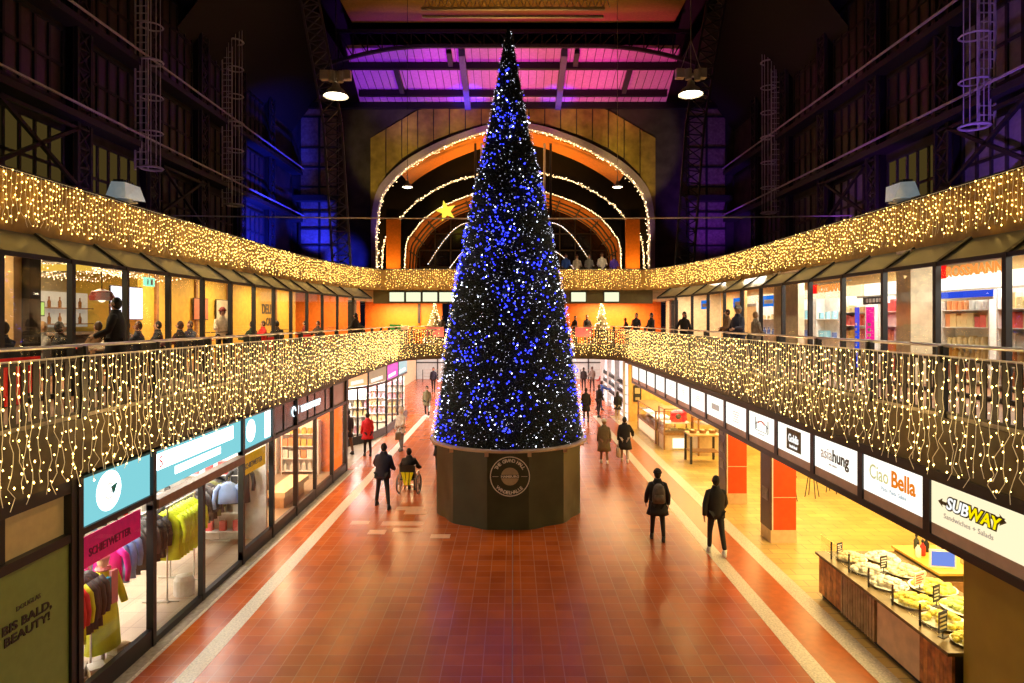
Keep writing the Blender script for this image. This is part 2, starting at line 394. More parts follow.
trim(MB().box(-16, 16, 46, 63, 7.2, 7.4), 'terrace')
# ribs inside the third vault
rb = MB()
for yy in (56.8, 58.5, 60.2):
    P = [(x*.972, yy, z-.28) for x, z in A3]; rb.tube(P, .07, 4)
for i in range(0, len(A3), 4):
    x, z = A3[i]; rb.bar((x*.972, 56.2, z-.28), (x*.972, 61.5, z-.28), .1)
trim(rb, 'dark')
# window closing the vault
wn = MB()
for x in [i*1.5 for i in range(-6, 7)]: wn.box(x-.06, x+.06, 61.8, 61.95, 7.4, arc_z(A3, x)-.2 if abs(x) < 9.2 else 9)
for z in (9, 10.6, 12.2, 13.8): wn.box(-9, 9, 61.8, 61.95, z-.06, z+.06)
for x0 in (-4, 4):
    pass
gw = st(wn, 'window_1', 'dark')
MB().box(-9.4, 9.4, 62, 62.1, 7.4, 17.5).build('pane', mat('night_glass', (.01, .01, .014), .12), gw)
# ceilings
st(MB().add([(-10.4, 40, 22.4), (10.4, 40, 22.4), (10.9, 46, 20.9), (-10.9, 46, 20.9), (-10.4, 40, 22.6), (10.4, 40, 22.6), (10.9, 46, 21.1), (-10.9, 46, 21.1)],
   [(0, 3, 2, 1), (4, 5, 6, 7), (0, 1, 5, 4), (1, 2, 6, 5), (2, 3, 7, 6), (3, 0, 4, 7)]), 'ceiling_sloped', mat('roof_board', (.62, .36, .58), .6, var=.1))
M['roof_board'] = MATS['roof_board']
st(MB().box(-10.0, 10.0, 30, 40, 24, 24.2), 'ceiling', mat('roof_tan', (.4, .26, .06), .6))
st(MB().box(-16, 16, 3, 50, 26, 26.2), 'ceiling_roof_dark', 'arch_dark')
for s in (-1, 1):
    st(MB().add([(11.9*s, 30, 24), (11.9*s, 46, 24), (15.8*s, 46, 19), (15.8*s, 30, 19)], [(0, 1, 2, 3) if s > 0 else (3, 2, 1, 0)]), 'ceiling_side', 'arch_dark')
def zr(y): return 22.4-.25*(y-40)
for y in (41.4, 44.3): trim(MB().box(-10.6, 10.6, y-.14, y+.14, zr(y)-.42, zr(y)-.02), 'black')
trim(MB().box(-15.8, 15.8, 45.6, 45.95, 20.55, 20.95), 'black')
for x in (-3.2, 3.2): trim(MB().add([(x-.2, 40, 21.9), (x+.2, 40, 21.9), (x+.2, 45.8, 20.45), (x-.2, 45.8, 20.45), (x-.2, 40, 22.35), (x+.2, 40, 22.35), (x+.2, 45.8, 20.9), (x-.2, 45.8, 20.9)],
   [(0, 3, 2, 1), (4, 5, 6, 7), (0, 1, 5, 4), (1, 2, 6, 5), (2, 3, 7, 6), (3, 0, 4, 7)]), mat('blue_beam', (.1, .1, .16), .5))
for x, ya, yb in ((-4, 40, 41.4), (4, 40, 41.4), (-7.6, 41.4, 44.3), (7.6, 41.4, 44.3)):
    trim(MB().bar((x, ya, zr(ya)-.2), (x, yb, zr(yb)-.2), .3), 'dark')
sm = MB()
for i in range(-20, 21):
    sm.bar((i*.52, 40, 22.38), (i*.52, 46, 20.88), .03, .05)
trim(sm, mat('board_gap', (.12, .08, .1), .8))
# lattice truss across the hall
tr = thing('roof_truss', 'black lattice truss spanning the hall below the purple ceiling', 'truss', (0, 40, 21.6))
MB().bar((-10.9, 39.8, 23.35), (10.9, 39.8, 23.35), .22).build('top_chord', 'black', tr)
cz = lambda x: 22.45-.0085*max(0, abs(x)-5)**2*3.2
P = [(x*.5, 39.8, cz(x*.5)) for x in range(-24, 25)]
m1 = MB()
for a, b in zip(P, P[1:]): m1.bar(a, b, .2)
m1.build('bottom_chord', 'dark', tr)
m2 = MB(); xs = [-10.8+i*.9 for i in range(25)]
for i, x in enumerate(xs):
    m2.bar((x, 39.8, cz(x)), (x, 39.8, 23.3), .07)
    if i < 24:
        if x < -.1: m2.bar((x, 39.8, 23.3), (xs[i+1], 39.8, cz(xs[i+1])), .07)
        else: m2.bar((x, 39.8, cz(x)), (xs[i+1], 39.8, 23.3), .07)
m2.build('web', 'black', tr)
pf = thing('lighting_gantry', 'pale steel gantry hanging under the tan ceiling', 'gantry', (.1, 36, 22.4))
MB().box(-5.1, 5.1, 35.7, 35.85, 22.75, 22.9).box(-5.1, 5.1, 36.2, 36.35, 22.55, 22.68).build('rail', 'steel', pf)
g = MB()
for i in range(26): g.bar((-5+i*.4, 35.8, 22.9), (-4.8+i*.4, 35.8, 23.4), .04); g.bar((-4.8+i*.4, 35.8, 23.4), (-4.6+i*.4, 35.8, 22.9), .04)
g.bar((-5, 35.8, 23.4), (5, 35.8, 23.4), .06)
for x in (-3, 3): g.bar((x, 35.8, 23.4), (x, 35.8, 24), .05)
g.build('lattice', 'steel', pf)

# ------------------------------------------------------------------ side walls: columns, windows, ledges, ladders
def lattice(name, label, p0, p1, wd, m_, cat='lattice column', steps=None, up=(0, 1, 0), bw=.09):
    p0 = Vector(p0); p1 = Vector(p1); d = (p1-p0); L = d.length; d.normalize(); a = Vector(up)
    a = (a-d*a.dot(d)).normalized()
    t = thing(name, label, cat, tuple(p0))
    m = MB()
    for s in (-1, 1): m.bar(p0+a*s*wd/2, p1+a*s*wd/2, bw*1.4)
    m.build('chord', m_, t)
    m = MB(); k = steps or int(L/wd)
    for i in range(k):
        q0 = p0+d*L*i/k; q1 = p0+d*L*(i+1)/k
        m.bar(q0-a*wd/2, q1+a*wd/2, bw*.7); m.bar(q0+a*wd/2, q1-a*wd/2, bw*.7); m.bar(q1-a*wd/2, q1+a*wd/2, bw*.7)
    m.build('bracing', m_, t)
    return t
cm = mat('column_paint', (.025, .024, .028), .5); M['col'] = cm
winN = [1]
litm = {'olive': glow('dim_olive', (.30, .2, .05), .16, 'NONE'), 'purple': mat('pane_plain', (.3, .26, .3), .4), 'dark': mat('pane_dark', (.07, .055, .05), .3)}
def wall_window(s, y0, y1, z0, z1, ny, nz, lit='dark', X=15.75):
    winN[0] += 1; f = MB(); X0, X1 = (min(s*X, s*(X-.1)), max(s*X, s*(X-.1)))
    for i in range(ny+1): y = y0+(y1-y0)*i/ny; f.box(X0, X1, y-.05, y+.05, z0, z1)
    for i in range(nz+1): z = z0+(z1-z0)*i/nz; f.box(X0, X1, y0, y1, z-.05, z+.05)
    w_ = st(f, 'window_%d' % winN[0], 'dark')
    MB().box(min(s*X, s*(X-.03)), max(s*X, s*(X-.03)), y0, y1, z0, z1).build('pane', litm[lit], w_)
colsY = [14, 18.5, 23, 27.5, 32, 36.5, 41]
for s in (-1, 1):
    side = 'left' if s < 0 else 'right'
    for i, y in enumerate(colsY):
        lattice('lattice_column', '%s lattice column along the %s hall wall, %s' % ('dark steel', side, ORD[i]+' from the camera'), (s*15.35, y, 7.4), (s*15.35, y, 25), .7, 'col')
        trim(MB().box(min(s*15.5, s*15.75), max(s*15.5, s*15.75), y-.35, y+.35, 7.4, 26), 'black')
    for i in range(6):
        y0 = colsY[i]+.6; y1 = colsY[i+1]-.6
        l1 = 'olive' if (s < 0 and i in (1, 2)) or (s > 0 and i == 2) else ('purple' if s > 0 and i in (1, 3) else 'dark')
        wall_window(s, y0, y1, 8.2, 12.1, 5, 3, l1); wall_window(s, y0, y1, 13.1, 15.6, 5, 2, 'purple' if s > 0 and i == 1 else 'dark'); wall_window(s, y0, y1, 16.4, 20.2, 5, 3, 'dark')
    for z, t_ in ((12.6, .12), (15.95, .12), (20.6, .16)):
        trim(MB().box(min(s*15.0, s*15.75), max(s*15.0, s*15.75), 4, 46, z-t_, z+t_), 'col')
    for z in (12.95, 16.3): trim(MB().bar((s*14.95, 4, z), (s*14.95, 46, z), .07), mat('pale_pipe', (.62, .6, .58), .4)); M['pale_pipe'] = MATS['pale_pipe']
    br = MB()
    for i in (1, 3):
        y0, y1 = colsY[i]+.5, colsY[i+1]-.5
        for z in (8.2, 10.2): br.bar((s*15.25, y0, z), (s*15.25, y1, z+2), .12); br.bar((s*15.25, y1, z), (s*15.25, y0, z+2), .12)
        br.bar((s*15.25, y0, 12.2), (s*15.25, y1, 12.2), .12)
    trim(br, 'black')
def ladder(x, y, zb, label, s):
    t = thing('caged_ladder', label, 'ladder', (x, y, zb))
    g = MB()
    for dx in (-.26, .26): g.bar((x+s*.35+dx*1.0, y, zb-.05), (x+s*.35+dx, y, 25), .06)
    g.build('side_rail', 'pale_pipe', t)
    r0 = MB().bar((x+s*.35-.24, y, zb+.1), (x+s*.35+.24, y, zb+.1), .035).build('rung', 'pale_pipe', t)
    for k in range(1, 44): c_ = r0.copy(); C.objects.link(c_); c_.location = (0, 0, .3*k)
    g = MB(); z = zb; k = 0
    while z < 25:
        ring = [(x-s*.12+.42*math.cos(a), y-.1+.42*math.sin(a), z) for a in [2*pi*j/14 for j in range(15)]]
        g.tube(ring, .035 if k % 3 else .05, 4); z += 1.45; k += 1
    for a in range(0, 7): aa = pi/7*a+pi+pi/14; g.tube([(x-s*.12+.42*math.cos(aa), y-.1+.42*math.sin(aa), zb), (x-s*.12+.42*math.cos(aa), y-.1+.42*math.sin(aa), 25)], .02, 4)
    g.build('safety_cage', 'pale_pipe', t)
ladder(-14.9, 26.4, 11.7, 'grey caged ladder on the left hall wall above the white floodlight', -1)
ladder(-14.9, 34.3, 11.6, 'grey caged ladder on the left hall wall beside the blue light', -1)
ladder(14.9, 20.7, 11.7, 'grey caged ladder on the right hall wall above the shop parapet, large and close', 1)
ladder(14.9, 37.3, 11.7, 'grey caged ladder on the right hall wall past the pendant lamp', 1)
lattice('truss_leg', 'grey lattice leg leaning behind the left pendant lamp', (-9.1, 34.2, 8.3), (-9.6, 34.2, 16), .95, mat('truss_paint', (.10, .095, .11), .5), 'truss leg', 12, (1, 0, 0), .08); M['tp'] = MATS['truss_paint']
lattice('truss_leg', 'upper grey lattice leg curving up left of the purple ceiling', (-9.6, 34.2, 16), (-11.0, 34.2, 23.5), .95, 'tp', 'truss leg', 12, (1, 0, 0), .08)
lattice('truss_leg', 'dark lattice leg behind the right pendant lamp', (9.1, 34.2, 8.3), (9.7, 34.2, 16), .95, 'col', 'truss leg', 12, (1, 0, 0), .08)
lattice('truss_leg', 'upper dark lattice leg curving up right of the purple ceiling', (9.7, 34.2, 16), (11.0, 34.2, 23.5), .95, 'col', 'truss leg', 12, (1, 0, 0), .08)
for x in (-2.75, -2.3, 2.3, 2.75):
    t = trim(MB().tube([(x, 47, 7.4), (x, 47, 18.4)], .09, 8), 'pale_pipe' if abs(x) < 2.5 else 'dark')
cb = MB().tube([(-15.6+i*1.56, 29.4, 10.27-.13*(1-((i-10)/10)**2)) for i in range(21)], .034, 5)
cb.build('tension_cable', mat('cable_pale', (.9, .88, .86), .4), label='thin pale cable stretched across the hall behind the tree', cat='cable')
# ------------------------------------------------------------------ garlands of warm bulbs
def bulbs_out(root, pts, m_, rad, near=100, name='bulb', mesh=None, stretch=1.3):
    pts = sorted(pts, key=lambda p: (p[0]**2+p[1]**2+(p[2]-EYE)**2))
    L = Vector(root['_org'])
    if near:
        first = MB().octa((0, 0, 0), rad, rad*stretch); o = None
        for p in pts[:near]:
            if o is None:
                me = bpy.data.meshes.new(name); me.from_pydata(first.v, [], first.f); me.materials.append((M.get(m_) or MATS[m_]))
                o = bpy.data.objects.new(name, me); C.objects.link(o); o.parent = root
                o.location = Vector(p)-L; src = o
            else:
                c = src.copy(); C.objects.link(c); c.location = Vector(p)-L
    mb = MB()
    for p in pts[near:]: q_ = rad*R.choice((.55, .7, .85, 1, 1.25)); mb.octa(p, q_, q_*stretch)
    if mb.v: mb.build(name+'_mass', m_, root, kind='stuff')
def curtain(path, label, ztop, zlen, sp, bs, off, side, rad=.015, m_='bulb', wire=.0035, wig=.03, group=None, loose=.15):
    L = plen(path); root = thing('light_curtain', label, 'light curtain', (path[0][0], path[0][1], ztop-zlen), 0, group)
    w = MB(); pts = []; s = sp/2; k = 0; far = 0
    while s < L:
        p, d = pat(path, s); nn = Vector((d.y, -d.x))*side
        ln = zlen*(1-(.11*min(1, max(0, (p.y-10)/9)) if zlen > 1.6 else 0))*(1-loose*R.random()*(k % 3 != 0)); n = max(3, int(ln/bs)); ss = []; ph = R.random()*bs
        for i in range(n+1):
            f = i/n; a = wig*(.35+1.5*f*f)
            q = p+nn*(off+R.uniform(-.2, .6)*a)+d*R.uniform(-a, a)
            z = ztop-ln*f; ss.append((q.x, q.y, z))
            if i and R.random() < .9: b = d*R.uniform(-.035, .035); pts.append((q.x+b.x+nn.x*.015, q.y+b.y+nn.y*.015, min(ztop, z+ph+R.uniform(-.035, .035))))
        if wire: w.tube(ss, wire if Vector((p.x, p.y)).length < 18 else wire*.8, 3, cap=False)
        s += sp*R.uniform(.75, 1.25); k += 1
    if wire: w.tube([tuple(pat(path, L*i/200)[0]+Vector((pat(path, L*i/200)[1].y, -pat(path, L*i/200)[1].x))*side*off)+(ztop,) for i in range(201)], wire*1.5, 4); w.build('wiring', 'wire', root)
    bulbs_out(root, pts, m_, rad)
    return root
RL = RAIL[:-1]; RB = [(-5.2, 35.7), (-4.2, 36.35), (-3.6, 36.4), (0, 36.4), (3.6, 36.4), (4.2, 36.35), (5.2, 35.7)]
curtain(RAIL[:-4], 'curtain of warm fairy lights over the left gallery railing above the shops', 5.0, 1.78, .12, .135, .10, 1, .0125, wire=.0042, wig=.05)
curtain(mir(RAIL[:-4])[::-1], 'curtain of warm fairy lights over the right gallery railing above the white signs', 5.0, 1.72, .135, .14, .10, 1, .0125, wire=.0042, wig=.055)
curtain(RAIL[-5:]+mir(RAIL[-5:])[::-1], 'curtain of warm fairy lights on the far gallery railing behind the tree', 4.98, 1.5, .13, .16, .10, 1, .015, wire=.004)
curtain(BAND[:-1], 'curtain of warm fairy lights on the left upper parapet over the cafe awning', 8.24, 1.0, .105, .115, .09, 1, .014, 'bulbu', wire=.003, wig=.03)
curtain(mir(BAND[:-1])[::-1], 'curtain of warm fairy lights on the right upper parapet over the drugstore awning', 8.24, 1.0, .105, .115, .09, 1, .014, 'bulbu', wire=.003, wig=.03)
curtain([(-6.9, 34.85), (0, 34.85), (6.9, 34.85)], 'curtain of warm fairy lights on the far upper parapet below the arch', 8.24, 1.05, .11, .13, .09, 1, .015, 'bulbu', wire=.0035, wig=.03)
# ------------------------------------------------------------------ gallery railings
def railing(path, label, y0s):
    L = plen(path); root = thing('gallery_railing', label, 'railing', (path[0][0], path[0][1], 4.05))
    hp = []
    for i in range(0, 121): p, d = pat(path, L*i/120); hp.append((p.x, p.y, 5.14))
    MB().tube(hp, .026, 8).build('handrail', 'steel', root, smooth=True)
    MB().tube([(x, y, 4.98) for x, y, z in hp], .012, 6).build('lower_rail', 'steel', root)
    nb = int(L/1.8)
    for b in range(nb+1):
        p, d = pat(path, min(L, b*L/nb)); m = MB(); m.bar((p.x, p.y, 4.05), (p.x, p.y, 5.1), .07, .12, up=(d.x, d.y, 0)); m.bar((p.x, p.y, 4.9), (p.x, p.y, 5.13), .13, .05, up=(d.x, d.y, 0))
        m.build('post', 'dark', root)
    for b in range(nb):
        m = MB(); s0 = b*L/nb; l = L/nb
        for j in range(1, 10):
            p, d = pat(path, s0+l*j/9.6); q = p+d*.055; r_ = p-d*.055; t_ = Vector((d.y, -d.x))*.008
            for_z = (4.2, 4.93)
            m.add([(r_.x-t_.x, r_.y-t_.y, 4.18), (q.x-t_.x, q.y-t_.y, 4.18), (q.x+t_.x, q.y+t_.y, 4.18), (r_.x+t_.x, r_.y+t_.y, 4.18),
                   (r_.x-t_.x, r_.y-t_.y, 4.94), (q.x-t_.x, q.y-t_.y, 4.94), (q.x+t_.x, q.y+t_.y, 4.94), (r_.x+t_.x, r_.y+t_.y, 4.94)],
                  [(3, 2, 1, 0), (4, 5, 6, 7), (0, 1, 5, 4), (1, 2, 6, 5), (2, 3, 7, 6), (3, 0, 4, 7)])
        a, _ = pat(path, s0+.04); c, _ = pat(path, s0+l-.04)
        m.bar((a.x, a.y, 4.95), (c.x, c.y, 4.95), .02, .04); m.bar((a.x, a.y, 4.2), (c.x, c.y, 4.2), .02, .04)
        m.build('slat_panel', 'brown', root)
railing(RAIL[:-1], 'steel railing with dark slats along the left gallery', 0)
railing(mir(RAIL[:-1])[::-1], 'steel railing with dark slats along the right gallery', 0)
railing([(-3.6, 36.4), (3.6, 36.4)], 'steel railing on the far gallery behind the tree', 0)
# ------------------------------------------------------------------ upper glazed fronts with slanted awnings
def x_at(path, y):
    for a, b in zip(path, path[1:]):
        if a[1] <= y <= b[1] and b[1] > a[1]: return a[0]+(b[0]-a[0])*(y-a[1])/(b[1]-a[1])
    return path[-1][0]
def upper_glaze(s, y0, mod, label):
    ys = []; y = y0-3*mod
    while y < 34: ys.append(y); y += mod
    ys = [y for y in ys if y > 4]
    aw = thing('glass_awning', label, 'awning', (s*9, 4, 6.64)); o = []
    for y in ys:
        x = abs(x_at(GLZ, y)); xb = abs(x_at(BAND, y)); xb = min(xb-.06, x+.68)
        o.append((x, xb, y))
    for i, (x, xb, y) in enumerate(o):
        MB().bar((s*x, y, 6.62), (s*xb, y, 7.12), .12, .1).build('rib', 'black', aw)
        if i+1 < len(o):
            x2, xb2, y2 = o[i+1]
            MB().add([(s*x, y, 6.62), (s*x2, y2, 6.62), (s*xb2, y2, 7.1), (s*xb, y, 7.1), (s*x, y, 6.64), (s*x2, y2, 6.64), (s*xb2, y2, 7.12), (s*xb, y, 7.12)],
                     [(0, 1, 2, 3), (7, 6, 5, 4), (0, 4, 5, 1), (1, 5, 6, 2), (2, 6, 7, 3), (3, 7, 4, 0)]).build('glass_panel', 'awning_glass', aw)
            winN[0] += 1
            f = MB(); f.bar((s*x, y, 4.05), (s*x, y, 6.66), .11, .1, up=(0, 1, 0)); f.bar((s*x, y, 6.62), (s*x2, y2, 6.62), .08); f.bar((s*x, y, 4.1), (s*x2, y2, 4.1), .08)
            f.bar((s*(x+.03), y, 5.15), (s*(x2+.03), y2, 5.15), .02) if s < 0 and i % 3 == 0 else 0
            fo = st(f, 'window_%d' % winN[0], 'black')
            MB().add([(s*x, y, 4.1), (s*x2, y2, 4.1), (s*x2, y2, 6.6), (s*x, y, 6.6)], [(0, 1, 2, 3)]).build('pane', 'glass', fo)
M['awning_glass'] = mat('awning_glass', (.045, .055, .065), .3, metal=.0, spec=.4, var=.05)
upper_glaze(-1, 12.3, 1.73, 'slanted dark glass awning with black ribs over the left gallery cafe')
upper_glaze(1, 11.0, 1.82, 'slanted grey glass awning with black ribs over the right gallery drugstore')
# light boxes on the far beam
lbm = glow('greenish_lightbox', (.8, .85, .55), 1.1)
xs = [-6.3, -5.4, -4.5, -3.6, 3.55, 5.35]
for i, x in enumerate(xs):
    lab = ['leftmost pale green light box on the far beam', 'second pale green light box from the left on the far beam', 'third pale green light box from the left on the far beam', 'pale green light box on the far beam just left of the tree',
           'pale green light box on the far beam just right of the tree', 'rightmost pale green light box on the far beam'][i]
    t = thing('light_box', lab, 'light box', (x, 34.9, 6.45), group='pale light boxes on the far beam')
    MB().box(x-.42, x+.42, 34.86, 34.97, 6.47, 7.03).build('frame', 'black', t)
    MB().box(x-.39, x+.39, 34.845, 34.86, 6.5, 7.0).build('face', lbm, t)

# ------------------------------------------------------------------ the tree
TP = [(2.26, 2.1), (2.22, 2.25), (2.17, 2.6), (1.97, 4.0), (1.80, 5.2), (1.53, 6.7), (1.25, 8.15), (.93, 9.7), (.60, 11.1), (.40, 12.2), (.24, 13.1), (.12, 13.8), (.03, 14.1)]
TX, TY = -.13, 18.9
def tr_at(z):
    for (ra, za), (rb_, zb) in zip(TP, TP[1:]):
        if za <= z <= zb: return ra+(rb_-ra)*(z-za)/(zb-za)
    return .03
tree = thing('christmas_tree', 'huge cone-shaped christmas tree with blue and white lights in the middle of the hall', 'christmas tree', (TX, TY, 2.1))
core = MB().lathe([(r*.95, z) for r, z in TP], (TX, TY, 0), 40)
core.build('core', mat('tree_core', (.004, .007, .005), .9), tree)
nd = MB()
def zrand():
    while True:
        z = R.uniform(2.15, 14.0)
        if R.random() < tr_at(z)/2.3: return z
for i in range(34000):
    z = zrand(); a = R.uniform(0, 2*pi)
    if math.cos(a+pi/2) < -.35: continue
    r = tr_at(z); p = Vector((TX+r*.95*math.cos(a), TY+r*.95*math.sin(a), z)); o = Vector((math.cos(a), math.sin(a), R.uniform(-.5, .6)))
    o = (o+Vector((R.uniform(-.8, .8), R.uniform(-.8, .8), R.uniform(-.5, .5)))).normalized(); l = R.uniform(.05, .14)*(.6 if z > 11 else 1)
    b = o.cross(Vector((R.uniform(-1, 1), R.uniform(-1, 1), 1))).normalized()*R.uniform(.008, .018)
    nd.add([p-b, p+b, p+o*l], [(0, 1, 2)])
nd.mi(0); nd.build('foliage', mat('tree_needles', (.04, .065, .05), .6, var=.6, scale=4), tree)
def tree_pts(n, clump=False, front=True):
    out = []; cl = [(zrand(), R.uniform(pi, 2*pi)) for _ in range(50)]
    while len(out) < n:
        if clump and R.random() < .72:
            z0, a0 = R.choice(cl); z = z0+R.gauss(0, .28); a = a0+R.gauss(0, .22)/max(.4, tr_at(z0))
            if not 2.15 < z < 14: continue
        else: z = zrand(); a = R.uniform(0, 2*pi)
        r = tr_at(z)*1.0+R.uniform(.0, .05); out.append((TX+r*math.cos(a), TY+r*math.sin(a), z))
    return out
bulbs_out(tree, tree_pts(950, True), 'blue', .025, 100, 'blue_bulb', stretch=1)
bulbs_out(tree, tree_pts(3600), mat('faint_white', (1, 1, 1), emit=(.75, .8, 1), es=2.2, samp='NONE'), .0085, 0, 'small_white_bulb', stretch=1)
bulbs_out(tree, tree_pts(330), 'whiteb', .020, 100, 'white_bulb', stretch=1)
bulbs_out(tree, [(TX+.08*math.cos(a), TY+.08*math.sin(a), 13.3+a*.1) for a in range(9)], 'whiteb', .022, 0, 'top_bulb', stretch=1)
ped = thing('tree_pedestal', 'twelve-sided pedestal wrapped in dark green cloth under the christmas tree', 'pedestal', (TX, TY, 0))
clo = mat('green_cloth', (.05, .062, .032), .38, var=.25, scale=1.5, bump=.35)
PR = 2.12
for i in range(12):
    a0 = -pi/2-pi/12+i*pi/6; a1 = a0+pi/6; m = MB(); nx, nz = 6, 10; vs = []
    for k in range(nz+1):
        for j in range(nx+1):
            f = j/nx; x = (math.cos(a0)*(1-f)+math.cos(a1)*f); y = (math.sin(a0)*(1-f)+math.sin(a1)*f); z = 2.08*k/nz
            am = (a0+a1)/2; bu = -.035*math.sin(pi*f)*math.sin(pi*k/nz)+(.03*math.sin(9*f+5*k/nz*(1+i % 3))*math.sin(pi*f)*(1-k/nz) if i in (1, 2, 11, 10) else 0)
            vs.append((TX+PR*x+math.cos(am)*bu, TY+PR*y+math.sin(am)*bu, z))
    fs = [(k*(nx+1)+j, k*(nx+1)+j+1, (k+1)*(nx+1)+j+1, (k+1)*(nx+1)+j) for k in range(nz) for j in range(nx)]
    m.add(vs, fs); m.build('cloth_panel', clo, ped, smooth=True)
rim = MB()
rim.lathe([(2.2, 2.04), (2.29, 2.05), (2.29, 2.11), (2.2, 2.12)], (TX, TY, 0), 48)
rim.build('rim', mat('rim_wood', (.55, .4, .25), .5), ped)
br = MB()
for i in range(12): a = -pi/2-pi/12+i*pi/6; br.box(TX+math.cos(a)*2.17-.05, TX+math.cos(a)*2.17+.05, TY+math.sin(a)*2.17-.05, TY+math.sin(a)*2.17+.05, 1.93, 2.05)
br.build('bracket', 'rim_wood', ped)
LG = MB(); yl = TY-PR*math.cos(pi/12)-.012; cx, czz = TX+.05, 1.18+.22
def ring(m, r0, r1, c, y, n=48):
    vs = []
    for r in (r0, r1):
        for t in range(n): vs.append((c[0]+r*math.cos(2*pi*t/n), y, c[1]+r*math.sin(2*pi*t/n)))
    m.add(vs, [(t, (t+1) % n, n+(t+1) % n, n+t) for t in range(n)])
ring(LG, .50, .525, (cx, czz), yl)
def arctext(m, txt, r, mid, size, up=True):
    n = len(txt); step = .155
    for i, ch in enumerate(txt):
        if ch == ' ': continue
        a = mid-(i-(n-1)/2)*step*(1 if up else -1)
        rad = Vector((math.cos(a), 0, math.sin(a))); xd = Vector((math.sin(a), 0, -math.cos(a))); yd = rad
        if not up: xd = -xd; yd = -rad
        o = Vector((cx, yl, czz))+rad*(r if up else r+size*.72)
        m.text(ch, o, xd, yd, size, 'CENTER', .002, .004)
arctext(LG, 'THE GRAND HALL', .375, pi/2, .125)
arctext(LG, 'WANDELHALLE', .375, -pi/2, .125, False)
LG.text('HAMBURG', (cx, yl, czz-.027), (1, 0, 0), (0, 0, 1), .08, 'CENTER', .002, .003, 1.25)
LG.box(cx-.46, cx-.30, yl-.002, yl, czz-.005, czz+.005).box(cx+.30, cx+.46, yl-.002, yl, czz-.005, czz+.005)
LG.build('emblem', mat('logo_white', (.75, .73, .62), .5, emit=(.75, .7, .5), es=.02), ped)
g = MB()
for a0, a1 in ((.19, pi-.19), (pi+.19, 2*pi-.19)):
    P = [(cx+.235*math.cos(a0+(a1-a0)*i/16), yl, czz+.235*math.sin(a0+(a1-a0)*i/16)) for i in range(17)]; g.add(P, [tuple(range(17))])
g.build('emblem_globe', mat('logo_gold', (.42, .36, .22), .5), ped)

# ------------------------------------------------------------------ arch garlands, lamps, star
def garland(arch, Y, label, sp, rad, m_, step=1, jit=.05, width=.0, wire=True, near=100):
    root = thing('arch_garland', label, 'garland', (0, Y, arch[0][1])); P = [(x, Y, z) for x, z in arch]
    if wire: MB().tube(P, .05, 6).build('rope', 'wire', root)
    pts = []; L = 0
    for a, b in zip(P, P[1:]):
        a = Vector(a); b = Vector(b); n_ = max(1, int((b-a).length/sp))
        for i in range(n_):
            p = a+(b-a)*(i/n_); pts.append((p.x+R.uniform(-jit, jit), p.y-.06-R.uniform(0, width), p.z+R.uniform(-jit, jit)))
    bulbs_out(root, pts, m_, rad, near); return root
M['archb'] = glow('arch_bulb', (1, .68, .34), 7, 'NONE')
garland([(x*.992, z-.05) for x, z in A1], 45.75, 'outermost garland of warm lights around the great arch', .075, .03, 'archb', jit=.16)
garland(A2, 51.85, 'middle garland of warm lights inside the great arch', .07, .03, 'archb', jit=.1)
garland(A3, 55.8, 'inner garland of warm lights on the ribbed vault', .09, .03, 'archb', jit=.06)
rim_ = MB()
for (xa, za), (xb, zb) in zip(A1, A1[1:]):
    rim_.add([(xa, 45.6, za), (xb, 45.6, zb), (xb*1.035, 45.6, zb+.38), (xa*1.035, 45.6, za+.38), (xa, 46, za), (xb, 46, zb), (xb*1.035, 46, zb+.38), (xa*1.035, 46, za+.38)],
             [(0, 1, 2, 3), (0, 4, 5, 1), (3, 2, 6, 7)])
trim(rim_, mat('arch_rim', (.45, .38, .42), .4))
def diag(x0, z0, x1, z1, label):
    P = [(x0+(x1-x0)*i/24, z0+(z1-z0)*math.sin(pi/2*i/24)) for i in range(25)]
    garland(P, 61.6, label, .3, .028, 'whiteb', jit=.03, near=0)
diag(-8.1, 10.9, -4.2, 14.8, 'thin upper strand of white lights on the dark window left of the tree')
diag(-6.5, 9.8, -3.6, 12.6, 'thin lower strand of white lights on the dark window left of the tree')
diag(7.6, 10.8, 3.6, 14.8, 'thin upper strand of white lights on the dark window right of the tree')
diag(6.3, 9.8, 3.4, 12.2, 'thin lower strand of white lights on the dark window right of the tree')
def star(c, r, label):
    m = MB(); vs = [(c[0], c[1]-.12, c[2]), (c[0], c[1]+.12, c[2])]
    for i in range(10):
        rr = r if i % 2 == 0 else r*.42; a = pi/2+.25+i*pi/5; vs.append((c[0]+rr*math.cos(a), c[1], c[2]+rr*math.sin(a)))
    m.add(vs, [(0, 2+i, 2+(i+1) % 10) for i in range(10)]+[(1, 2+(i+1) % 10, 2+i) for i in range(10)])
    m.build('hanging_star', glow('star_glow', (.9, .7, .06), 1.3), label=label, cat='star')
star(W(446, 211, 55), .95, 'glowing yellow star hanging in the ribbed arch left of the tree')
M['lampglow'] = glow('lamp_glow', (1, .88, .62), 14)
M['lamp'] = mat('lamp_shell', (.55, .5, .42), .35, .3)
